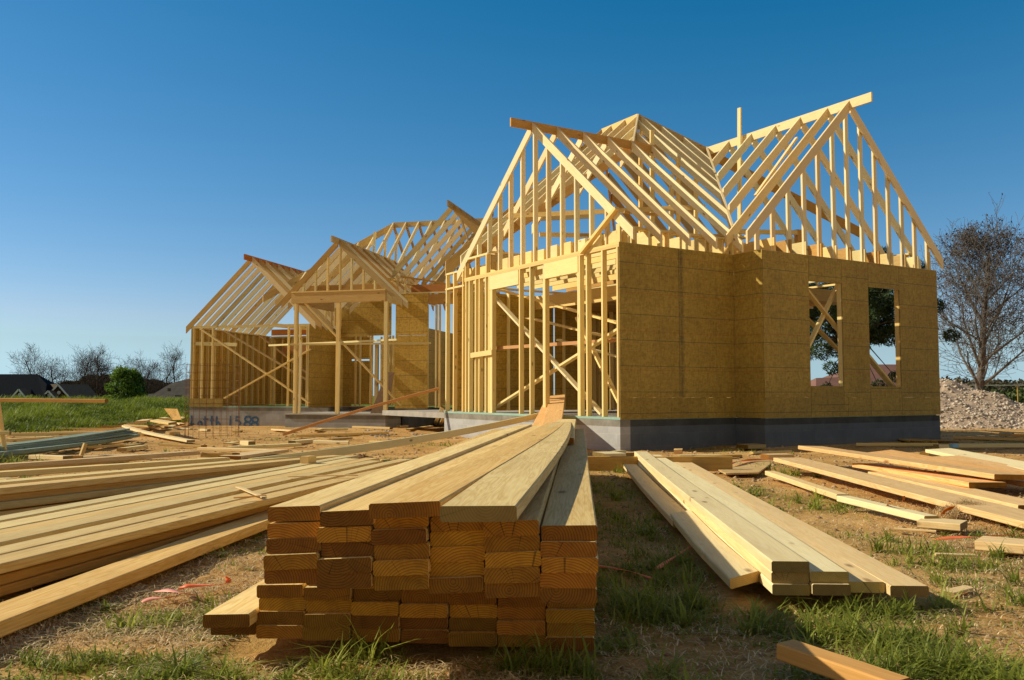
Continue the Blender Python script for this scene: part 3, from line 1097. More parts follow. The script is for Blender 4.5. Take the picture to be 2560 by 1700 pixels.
hb('brace', K(9.0, -.9, 5.75), K(9.4, -1.0, 4.7), S2, .10, 'spf2', up=AA)
# main roof of the wing, ridge parallel to its front, hipped at the left
QR, ZR = 3.5, 6.55
hb('ridge_board', K(5.27, QR, ZR - .08), K(12.0, QR, ZR - .08), S2, .18, 'spf2')
AW = K(5.27, QR, ZR)
raf('hip_rafter', AW, K(2.2, .43, 3.85), .21, 'spf2')
raf('hip_rafter', AW, K(2.2, 6.57, 3.85), .19, 'spf2')
for i in range(6):
    k = 5.30 + i * .455
    qf = .8 if k < 7 else 1.0
    raf('rafter', K(k, QR - .02, ZR), K(k, qf, ZR - .88 * (QR - qf)), .14, 'spf')
    raf('rafter', K(k, QR + .02, ZR), K(k, 6.4, ZR - .88 * 2.9), .14, 'spf2')
for d in (.42, .85, 1.25, 1.7, 2.1):
    raf('jack_rafter', K(5.27 - d, QR - d, ZR - .88 * d), K(5.27 - d, .9, ZR - .88 * (QR - .9)), .14, 'spf')
    raf('jack_rafter', K(5.27 - d, QR - d, ZR - .88 * d), K(2.1, QR - d, ZR - .88 * 3.17), .14, 'spf2')
for k, q in ((4.95, 2.6), (5.1, 3.2), (5.45, 3.3)):
    hb('prop', K(k, q, 4.6), K(k + .05, q, 6.1), .05, .089, 'spf', up=AA)
raf('hip_rafter', K(9.2, 2.0, 6.6), K(8.2, -.9, 3.8), .22, 'spf2')

# spray painted writing on the block wall of the wing
def spray(strokes, wpx):
    vs, fs = [], []
    for st in strokes:
        pts = []
        for (zx, zy) in st:
            px, py = 470 + zx / 10.73, 1020 + zy / 10.73
            k = kpx(px, -.004)
            P = K(k, -.004, 0)
            hh = CAM_H + (985.9 - py) / 2206 * P.y
            pts.append((k, hh))
        # resample and widen unevenly
        for i in range(len(pts) - 1):
            (k0, z0), (k1, z1) = pts[i], pts[i + 1]
            d = math.hypot(k1 - k0, z1 - z0) + 1e-6
            nx, nz = -(z1 - z0) / d, (k1 - k0) / d
            w = wpx * (.8 + .4 * random.random()) * .5
            ex, ez = (k1 - k0) / d * w * .6, (z1 - z0) / d * w * .6
            b0 = len(vs)
            off = -.004 - .0004 * (len(fs) % 9)
            for (kk_, zz_) in ((k0 - ex + nx * w, z0 - ez + nz * w), (k0 - ex - nx * w, z0 - ez - nz * w), (k1 + ex - nx * w, z1 + ez - nz * w), (k1 + ex + nx * w, z1 + ez + nz * w)):
                vs.append(K(kk_, off, zz_))
            fs.append((b0, b0 + 1, b0 + 2, b0 + 3))
    return link('painted_letter', mesh_from('painted_letter', vs, fs, [M['blue']]), house, Matrix.Identity(4))


def arc(cx, cy, r, a0, a1, n=12, ry=None):
    ry = ry or r
    return [(cx + r * math.cos(R(a0 + (a1 - a0) * i / n)), cy + ry * math.sin(R(a0 + (a1 - a0) * i / n))) for i in range(n + 1)]


for letter in ([[(130, 215), (132, 320), (130, 425), (190, 428)]], [arc(360, 425, 48, 0, 360, 12, 60)],
               [[(490, 235), (492, 350), (500, 480)], [(455, 305), (560, 298)]],
               [[(668, 225), (668, 350), (676, 490)], [(640, 330), (715, 322)]],
               [[(800, 240), (796, 370), (800, 490)], [(800, 420), (850, 375), (890, 430), (900, 485)]],
               [[(1168, 222), (1168, 330), (1166, 450)]],
               [[(1400, 238), (1325, 240), (1318, 335), (1390, 335), (1440, 400), (1415, 465)]],
               [arc(1640, 300, 82, 90, 450, 14, 72), arc(1625, 440, 80, -90, 270, 14, 66)],
               [arc(1830, 315, 78, 90, 450, 14, 68), arc(1818, 448, 80, -90, 270, 14, 62)]):
    spray(letter, .062)

# merge whatever exceeds one hundred of a kind of part
for nm, lst in list(parts.items()):
    if len(lst) <= 100:
        continue
    lst.sort(key=lambda o: (o.matrix_basis.translation - cam.location).length)
    rest = lst[100:]
    vs, fs, mats, fm = [], [], [], []
    for o in rest:
        b0 = len(vs)
        vs += [o.matrix_basis @ v.co for v in o.data.vertices]
        mt = o.data.materials[0]
        if mt not in mats:
            mats.append(mt)
        for p in o.data.polygons:
            fs.append([b0 + i for i in p.vertices])
            fm.append(mats.index(mt))
        bpy.data.objects.remove(o)
    tag(link(nm, mesh_from(nm, vs, fs, mats, fmat=fm), house, Matrix.Identity(4)), kind='stuff')

# ================================================================== LUMBER
ORD = ['first', 'second', 'third', 'fourth', 'fifth', 'sixth', 'seventh', 'eighth', 'ninth', 'tenth', 'eleventh', 'twelfth']
sd_ = Vector((math.sin(R(3.9)), math.cos(R(3.9)), 0))        # run of the big stack
se_ = Vector((math.cos(R(3.9)), -math.sin(R(3.9)), 0))
GRP = 'boards of the big front stack'
# lower bundle: eight columns, front set back
OL = Vector((.235, 2.53, 0))
for c in range(8):
    lay = 5 if c > 0 else 2
    for l in range(lay):
        right = 7 - c
        z = .028 + .038 * (l + 1) + .0028 * right
        off = OL - se_ * (.14 * right + .07) + sd_ * random.uniform(-.012, .02) + se_ * random.uniform(-.003, .003)
        if c == 0 and l == 1:
            off = off - sd_ * .05
        if c == 1 and l == 4:
            off = off + se_ * .05 + sd_ * .06
        A = off + ZZ * z
        board('stacked_board', A, A + sd_ * 5.9, .1375, .0372, 'stack',
              f'pine board, lower bundle of front stack, {ORD[c]} column from left, {ORD[l]} layer up', 'board', GRP, bow=(random.uniform(-.006, .006), 0), roll=R(random.uniform(-.8, .8) - 1.1))
# stickers between the two bundles
for j, s in enumerate((.35, 2.6, 5.2)):
    P = OL + sd_ * s + ZZ * .243
    board('sticker', P - se_ * .96 + ZZ * .024, P - se_ * .02 - ZZ * .006, .038, .03, 'stack', f'{["front", "middle", "rear"][j]} thin spacer stick between the two bundles of the front stack', 'spacer')
# upper bundle: six columns of five boards
OU = Vector((.208, 2.19, 0))
sdU = Vector((math.sin(R(4.3)), math.cos(R(4.3)), 0))
seU = Vector((math.cos(R(4.3)), -math.sin(R(4.3)), 0))
for c in range(6):
    right = 5 - c
    for l in range(5):
        z = .236 + .0382 * (l + 1) + .0072 * right + (.004 if c in (2, 3, 4) else 0)
        off = OU - seU * (.1395 * right + .07) + sdU * random.uniform(-.010, .012) + seU * random.uniform(-.004, .004)
        if c in (3,):
            off += sdU * .02
        A = off + ZZ * z
        d = (sdU + seU * random.uniform(-.004, .004)).normalized()
        dd = sdU
        bow = (random.uniform(-.008, .008), .004)
        if l == 4 and c in (0, 1):
            d = (sdU + seU * .035).normalized()
            bow = (-.05, .015)
            A += ZZ * .003
        board('stacked_board', A, A + d * 6.1, .1385, .0374, 'stack',
              f'pine board, upper bundle of front stack, {ORD[c]} column from left, {ORD[l]} layer up', 'board', GRP, bow=bow, roll=R(random.uniform(-.6, .6) - 2.6 * (1 if c < 5 else .3)), seg=14)
# white paint smears on a few board ends
for (fx, fz, n_) in ((-.545, .385, 5), (-.33, .285, 4), (.16, .052, 5), (-.44, .30, 2)):
    yv = 2.175 if fz > .24 else 2.512
    vs, fs = [], []
    for q in range(n_):
        cx_, cz_, rr_ = fx + random.gauss(0, .012), fz + random.gauss(0, .006), random.uniform(.003, .008)
        b0 = len(vs)
        for k in range(7):
            a_ = k / 7 * 6.283
            r2_ = rr_ * random.uniform(.5, 1.2)
            vs.append((cx_ + r2_ * 1.5 * math.cos(a_), yv - .0004 * q - .012, cz_ + r2_ * math.sin(a_)))
        fs.append(tuple(range(b0, b0 + 7)))
# the two wide boards lying loose on top
A = Vector((-.262, 2.16, .488))
board('wide_board', A, A + (sdU + seU * .035).normalized() * 6.15, .178, .037, 'stack', 'wide weathered board, left of the two loose ones on top of the front stack', 'board', GRP, bow=(-.05, .012), roll=R(-3.0), seg=14)
A = Vector((-.078, 2.06, .492))
board('wide_board', A, A + (sdU + seU * .012).normalized() * 6.2, .180, .037, 'stack', 'wide pale ended board sticking out nearest on top of the front stack', 'board', GRP, bow=(-.045, .012), roll=R(-1.0), seg=14, endm='endpale')
A = Vector((.300, 5.55, .478))
board('wide_board', A, Vector((.575, 9.15, .495)), .176, .038, 'stack', 'short wide plank laid across the far end of the front stack', 'board', None, roll=R(0))

# cross timber carrying the far ends of the stacks
board('cross_timber', GG(1440, 1141, .14) + Vector((-1.0, .05, 0)), GG(1600, 1141, .14) + Vector((.9, -.02, 0)), .045, .14, 'old', 'shaded timber on edge crossing under the far ends of the two stacks', 'timber')

# ---- pile on the left beside the stack (five wide, three layers)
dB = Vector((1.07, 5.3, 0)).normalized()
eB = Vector((dB.y, -dB.x, 0))
PB = Vector((-1.87, 3.2, 0)) - dB * 1.2
GB = 'boards of the left pile beside the stack'
for l in range(3):
    n = 6 if l == 2 else 5
    for c in range(n):
        z = .004 + .0385 * (l + 1) + (.012 if l == 2 else 0)
        A = PB - eB * (.146 * c + .07 + (.012 if l < 2 else 0) + random.uniform(0, .012)) + ZZ * (z + .003 * c) + dB * (random.uniform(-.1, .1) + (.25 if c > 3 else 0))
        d = (dB + eB * random.uniform(-.006, .006) + (eB * .018 if l == 2 and c == 0 else Vector())).normalized()
        board('pine_board', A, A + d * (6.5 + random.uniform(-.35, .1)), .139, .038, 'stack' if l == 2 else 'spf2',
              f'long board of left pile beside stack, {ORD[c]} from near edge, {["bottom", "middle", "top"][l]} layer', 'board', GB, bow=(random.uniform(-.02, .02), random.uniform(0, .01)), roll=R(random.uniform(-1.2, 1.2)), seg=10)
# plank lying in front of that pile, one end propped
board('pine_plank', Vector((-1.72, 1.9, .056)), Vector((-1.30, 6.0, .058)), .17, .05, 'stack', 'tan plank with swirling grain lying between the left pile and the front stack', 'board', None, bow=(.012, .004), seg=8)
# splinters on the pile
board('wood_strip', GG(595, 1216, .165), GG(660, 1242, .165), .03, .006, 'pale', 'pale wood strip lying across the left pile', 'strip')
board('wood_strip', GG(585, 1243, .17), GG(665, 1237, .17), .012, .008, 'fir', 'thin brown splinter lying across the left pile', 'strip')
board('wood_strip', GG(720, 1190, .165), GG(895, 1186, .165), .02, .008, 'pale', 'long thin lath on the far part of the left pile', 'strip')

# ---- back pile on the left: boards picked one by one
GA = 'boards of the back left pile'
N0, N1 = G(0, 1312, 0), G(900, 1170, -.005)
dN = (N1 - N0).normalized()
eN = Vector((-dN.y, dN.x, 0))
LN = (N1 - N0).length
HEAP = [(0, 4, ('bottom', 'second', 'third', 'top')), (.30, 4, ('bottom', 'second', 'third', 'top')), (.60, 3, ('bottom', 'middle', 'top')), (.88, 3, ('bottom', 'middle', 'top')), (1.16, 2, ('bottom', 'top')), (1.42, 2, ('bottom', 'top')), (1.7, 1, ('only',))]
for ci, (off, n_, names) in enumerate(HEAP):
    for l in range(n_):
        z0 = .036 + .0435 * (l + 1) * (1.04 if ci < 2 else .95)
        z1 = .006 + (.034 if ci < 2 else .030) * (l + 1)
        j = random.uniform(-.022, .022) if l < n_ - 1 else random.uniform(-.05, .05)
        ex_ = random.uniform(-.5, .05) if ci or l > 1 else random.uniform(-.05, .1)
        if ci >= 2:
            ex_ -= .5 + .55 * (ci - 2)
        A = N0 - dN * (1.5 + random.uniform(0, .3)) + eN * (off + j + .07) + ZZ * (z0 + .018)
        B = N0 + dN * (LN + ex_) + eN * (off + .07 + random.uniform(-.03, .05) + (.07 * (ci % 3) if l == n_ - 1 else 0)) + ZZ * z1
        mt = random.choice(('spf', 'spf', 'old', 'stack', 'spf2'))
        board('pine_board', A, B, .139, .040, mt, f'board of back left pile, {ORD[ci]} row from near edge, {names[l]} layer', 'board', GA, bow=(random.uniform(-.05, .05), random.uniform(-.012, .004)), roll=R(random.uniform(-2, 2)), seg=8)
for (r_, l_, z1, z2, w, t, mt, lab) in [((487, 1127), (-60, 1164), .10, .10, .14, .045, 'fir', 'reddish board along the back of the back left pile'),
                                        ((350, 1141), (-60, 1174), .04, .05, .14, .04, 'old', 'grey board lying behind the back left pile'),
                                        ((565, 1143), (-80, 1184), .09, .10, .14, .045, 'spf', 'tan board second from the back of the back left pile')]:
    board('pine_board', GG(l_[0], l_[1], z2), GG(r_[0], r_[1], z1), w, t, mt, lab, 'board', GA, bow=(random.uniform(-.03, .03), 0), seg=8)
for j, (x, y) in enumerate(((100, 1225), (640, 1165))):
    P = GG(x, y, .0)
    board('bearer', P + Vector((-.9, .9, .028)), P + Vector((.25, -.1, .028)), .09, .03, 'old', f'{["left", "right"][j]} bearer under the back left pile', 'bearer')
board('block', GG(760, 1141, .21), GG(781, 1139, .21), .09, .06, 'spf', 'small block lying on the right end of the back left pile', 'block')
# long thin board leaning from the pile to the garage sill
board('leaning_board', GG(625, 1146, .16), W(-.02, 1.95, .475), .04, .089, 'spf', 'very long thin board leaning from the back left pile up to the garage sill', 'board', None, bow=(0, -.06), seg=10)
# orange plank leaning toward the garage corner, white board by the corner
board('leaning_board', GG(706, 1083, .05), W(-.08, 6.12, .90), .09, .06, 'rust', 'red orange plank leaning up toward the left corner of the garage front', 'board', None, bow=(0, .03), seg=8)
board('leaning_board', GG(1087, 1062, .02), W(-.02, 5.99, .50), .09, .04, 'pale', 'white lit board propped against the left corner of the garage foundation', 'board', None, roll=R(-30))
board('leaning_board', GG(1100, 1062, .02), W(.12, 6.02, .46), .09, .04, 'spf', 'tan board propped behind the white one at the garage corner', 'board', None, roll=R(-10))
# two planks propped on the sill behind the stack
board('ramp_plank', Vector((.37, 10.3, .02)), Vector((.853, 16.5, .735)), .285, .04, 'fir', 'wide pinkish ramp plank running from the ground over the garage sill behind the stack', 'plank', None, roll=R(-5), bow=(0, -.03), seg=8)
board('ramp_plank', Vector((.10, 10.6, .01)), AT(1371, 1007, 16.0), .19, .04, 'fir', 'narrower ramp plank left of the wide one, running over the garage sill', 'plank', None, roll=R(-5), bow=(0, -.03), seg=8)

# ---- pale pile on the right
dR = Vector((math.sin(R(3.3)), math.cos(R(3.3)), 0))
eR = Vector((dR.y, -dR.x, 0))
GR = 'boards of the pale right stack'
FR = AT(1836, 1416, 3.14)


def pr(name_label, cols, z, w=.1315, len_=6.0, df=0.0, bow=(0, 0), roll=0.0, skew=0.0):
    A = Vector((FR.x, FR.y, 0)) + eR * (cols * .1335 + w / 2) + dR * df + ZZ * z
    return board('pale_board', A, A + dR * len_, w, .0385, 'pale', name_label, 'board', GR, bow=bow, roll=R(roll), seg=10, skew=skew)


ZR0 = .048
pr('pale board in the bottom row of the right stack, leftmost with a skewed end', 0, ZR0 + .038, bow=(.01, 0), roll=-3, skew=-.9, df=.16, len_=1.75)
pr('pale board at the left rear of the right stack, beyond the skewed one', -.05, ZR0 + .018, bow=(.01, 0), df=1.7, len_=4.4)
pr('pale board in the bottom row of the right stack, second from the left', 1, ZR0 + .034, df=.02)
pr('pale board in the bottom row of the right stack, third from the left', 2, ZR0 + .040)
pr('pale board in the bottom row of the right stack, fourth from the left', 3, ZR0 + .040, df=.05, bow=(-.012, 0))
pr('pale board in the bottom row of the right stack, rightmost', 4.02, ZR0 + .036, df=.01, bow=(.012, 0))
pr('pale board in the second row of the right stack, left one', 1, ZR0 + .074, df=.03)
pr('pale board in the second row of the right stack, right one', 2.02, ZR0 + .080, df=.02, bow=(-.03, 0))
pr('topmost pale board of the right stack', 1.0, ZR0 + .114, df=.02, bow=(.012, 0))
for j, s in enumerate((.45, 2.9, 5.3)):
    P = Vector((FR.x, FR.y, ZR0 - .003)) + dR * s
    board('bearer', P + eR * (.16 if j == 0 else .0), P + eR * .70, .09, .044, 'old', f'{["near", "middle", "far"][j]} bearer under the pale right stack', 'bearer')

# ---- planks strewn on the right
GP = 'wide planks strewn on the right'


def edge_plank(p_near_a, p_near_b, za, zb, w, t, mt, lab, group=GP, roll=0.0, bow=(0, 0), name='plank'):
    """near top edge runs through two surveyed points; the plank lies to the far side of it"""
    a, b_ = GG(*p_near_a, za), GG(*p_near_b, zb)
    d = (b_ - a).normalized()
    side = ZZ.cross(d)
    if side.y < 0:
        side = -side
    o_ = side * (w / 2)
    return board(name, a + o_, b_ + o_, w, t, mt, lab, 'plank' if w > .12 else 'board', group, roll=R(roll), bow=bow)


edge_plank((1933, 1144), (2640, 1325), .11, .05, .285, .04, 'fir', 'long wide plank on the right, nearest of the wide ones to the thin studs')
edge_plank((1995, 1115), (2486, 1187), .20, .145, .285, .04, 'fir', 'orange edged wide plank topping the heap on the right', roll=-2)
edge_plank((2130, 1158), (2422, 1206), .07, .095, .285, .04, 'fir', 'wide plank directly under the orange edged one on the right')
edge_plank((2236, 1179), (2640, 1263), .05, .05, .24, .04, 'fir', 'plank with a smudged face under the right end of the heap')
edge_plank((2164, 1128), (2640, 1215), .16, .09, .285, .04, 'fir', 'wide plank tilted behind the orange edged one', roll=6)
edge_plank((2375, 1122), (2680, 1178), .12, .09, .285, .04, 'pale', 'pale wide plank with a square end at the right edge, behind the heap', roll=4)
edge_plank((2399, 1140), (2680, 1192), .09, .07, .285, .04, 'fir', 'pinkish wide plank at the right edge, in front of the pale one', roll=3)
edge_plank((1937, 1177), (2123, 1236), .05, .05, .089, .04, 'pale', 'thin pale stud lying before the long plank, left one', None, name='stud_offcut')
edge_plank((2092, 1239), (2310, 1290), .06, .06, .089, .04, 'pale', 'thin pale stud lying before the long plank, right one with its end in shade', None, name='stud_offcut')
edge_plank((2292, 1301), (2400, 1310), .045, .045, .184, .04, 'pale', 'short pale offcut of wide board beside the hay clump', None, name='offcut')
edge_plank((2436, 1352), (2700, 1374), .055, .06, .20, .045, 'fir', 'orange offcut board at the right edge, in front of the strap', None, name='offcut')
edge_plank((1941, 1608), (2230, 1706), .075, .065, .075, .045, 'orange', 'board half in shadow at the bottom right corner', None, name='pine_plank')
edge_plank((2385, 1482), (2440, 1468), .012, .012, .05, .01, 'pale', 'small flat wood chip lying at the tip of the shadow of the right stack', None, name='wood_chip')
edge_plank((2235, 1320), (2340, 1327), .012, .012, .03, .01, 'pale', 'thin pale sliver lying beside the pink strap on the right', None, name='wood_strip')
edge_plank((2340, 1384), (2440, 1387), .015, .015, .03, .012, 'pale', 'pale lath lying in the grass left of the orange offcut', None, name='wood_strip')
edge_plank((1890, 1083), (2110, 1068), .06, .06, .06, .03, 'old', 'dark board lying in the shade by the block wall', None, name='board')

# ---- thin sheet goods on the ground
P0, P1, P2, P3 = GG(1745, 1149, .02), GG(1940, 1149, .02), GG(1896, 1181, .02), GG(1815, 1183, .02)


def sheet(name, pts, t, mt, lab, cat):
    n = len(pts)
    o = pts[0].copy()
    ex = (pts[1] - pts[0]).normalized()
    nz = ex.cross(pts[-1] - pts[0]).normalized()
    m = Matrix((ex, nz.cross(ex), nz)).transposed().to_4x4()
    m.translation = o
    mi = m.inverted()
    vs = [mi @ p for p in pts] + [mi @ p - Vector((0, 0, t)) for p in pts]
    fs = [tuple(range(n)), tuple(range(2 * n - 1, n - 1, -1))] + [(i, i + n, (i + 1) % n + n, (i + 1) % n) for i in range(n)]
    return tag(link(name, mesh_from(name, vs, fs, [M[mt]]), None, m), lab, cat)


M['osbs'] = osb('osb_scrap', (.62, .42, .17), lines=False)
M['osbo'] = osb('osb_scrap_orange', (.66, .36, .07), lines=False)
M['osbd'] = osb('osb_scrap_dark', (.17, .09, .035), lines=False)
sheet('sheet_offcut', [P3, P2, P1, P0], .015, 'osbs', 'cut piece of particle sheet lying under an orange strap between the right stacks', 'sheet')
sheet('sheet_offcut', [AT(432, 1050, 21.6), AT(454, 1049, 21.5), AT(443, 1022, 21.9), AT(410, 1021, 22.0)], .012, 'osbo', 'orange sheet offcut standing up on the scrap pile', 'sheet')
q1 = K(7.30, -1.9, .236)
sheet('leaning_sheet', [q1 + BB * -.5, q1 + BB * -.02, q1 + AA * .4 + BB * .02 + ZZ * 1.12, q1 + AA * .4 + BB * -.2 + ZZ * 1.12], .02, 'osbd', 'dark brown sheet leaning against the entry of the far wing', 'sheet')

# ---- scrap pile beside the far wing
scr = [((305, 1058), (362, 1055), .12, .20, 'pale', 'pale board at the left end of the scrap pile by the far wing'),
       ((352, 1052), (398, 1040), .26, .24, 'pale', 'pale sloping board on top of the scrap pile by the far wing'),
       ((376, 1062), (452, 1052), .16, .10, 'spf', 'tan board across the front of the scrap pile by the far wing'),
       ((355, 1071), (430, 1061), .06, .12, 'spf', 'tan board low on the front of the scrap pile by the far wing'),
       ((395, 1050), (440, 1046), .18, .16, 'spf2', 'brown board behind the orange sheet on the scrap pile'),
       ((424, 1066), (446, 1058), .05, .14, 'spf', 'short block at the right foot of the scrap pile'),
       ((385, 1049), (432, 1056), .30, .16, 'spf', 'wide tan board crossing the top of the scrap pile under the orange sheet'),
       ((318, 1061), (420, 1066), .10, .18, 'old', 'greyish board at the bottom of the scrap pile, left half'),
       ((448, 1056), (482, 1072), .10, .14, 'fir', 'board sloping down the right end of the scrap pile'),
       ((446, 1046), (466, 1039), .22, .12, 'spf', 'small board behind the right end of the scrap pile'),
       ((404, 1045), (417, 1043), .28, .14, 'spf', 'short upright bit on the scrap pile left of the orange sheet')]
for (a_, b_, dz, w, mt, lab) in scr:
    A = GG(*a_, dz)
    B = GG(*b_, dz)
    B = A + (B - A).normalized() * min((B - A).length, 2.2)
    board('scrap_board', A, B, w, .04, mt, lab, 'board', 'boards of the scrap pile by the far wing', roll=R(random.uniform(-12, 12)), seg=3)
board('curved_board', GG(312, 1063, .10), GG(477, 1100, .05), .14, .04, 'pale', 'pale bowed board reaching from the scrap pile over the bare dirt', 'board', None, bow=(-.12, 0), seg=12)

# ---- green treated boards on the left
GT = 'green treated boards on the left'
tl = [((238, 1080), (-80, 1119), .20, .12, 'thin upper strip'), ((315, 1071), (-80, 1122), .24, .13, 'long strip lying across the top'),
      ((322, 1076), (-80, 1125), .20, .12, 'second strip from the top'), ((335, 1080), (-80, 1129), .17, .10, 'third strip from the top'),
      ((340, 1085), (-80, 1137), .12, .08, 'broad board on the front face'), ((322, 1090), (-80, 1143), .06, .05, 'lowest board at the front')]
for i, (r_, l_, z1, z2, nm) in enumerate(tl):
    board('treated_board', GG(*l_, z2), GG(*r_, z1), .14, .03 if i < 4 else .05, 'teal', f'blue green treated board, {nm} of the fanned bundle', 'board', GT, bow=(random.uniform(-.03, .03), -.02), seg=8)
board('bearer', GG(75, 1130, .0) + Vector((-.3, .3, .05)), GG(85, 1126, .0) + Vector((.5, -.3, .05)), .09, .05, 'old', 'bearer under the left end of the green treated boards', 'bearer')
board('bearer', GG(330, 1087, .0) + Vector((-.6, .2, .06)), GG(330, 1087, .0) + Vector((.5, -.1, .06)), .09, .06, 'old', 'bearer under the right end of the green treated boards', 'bearer')

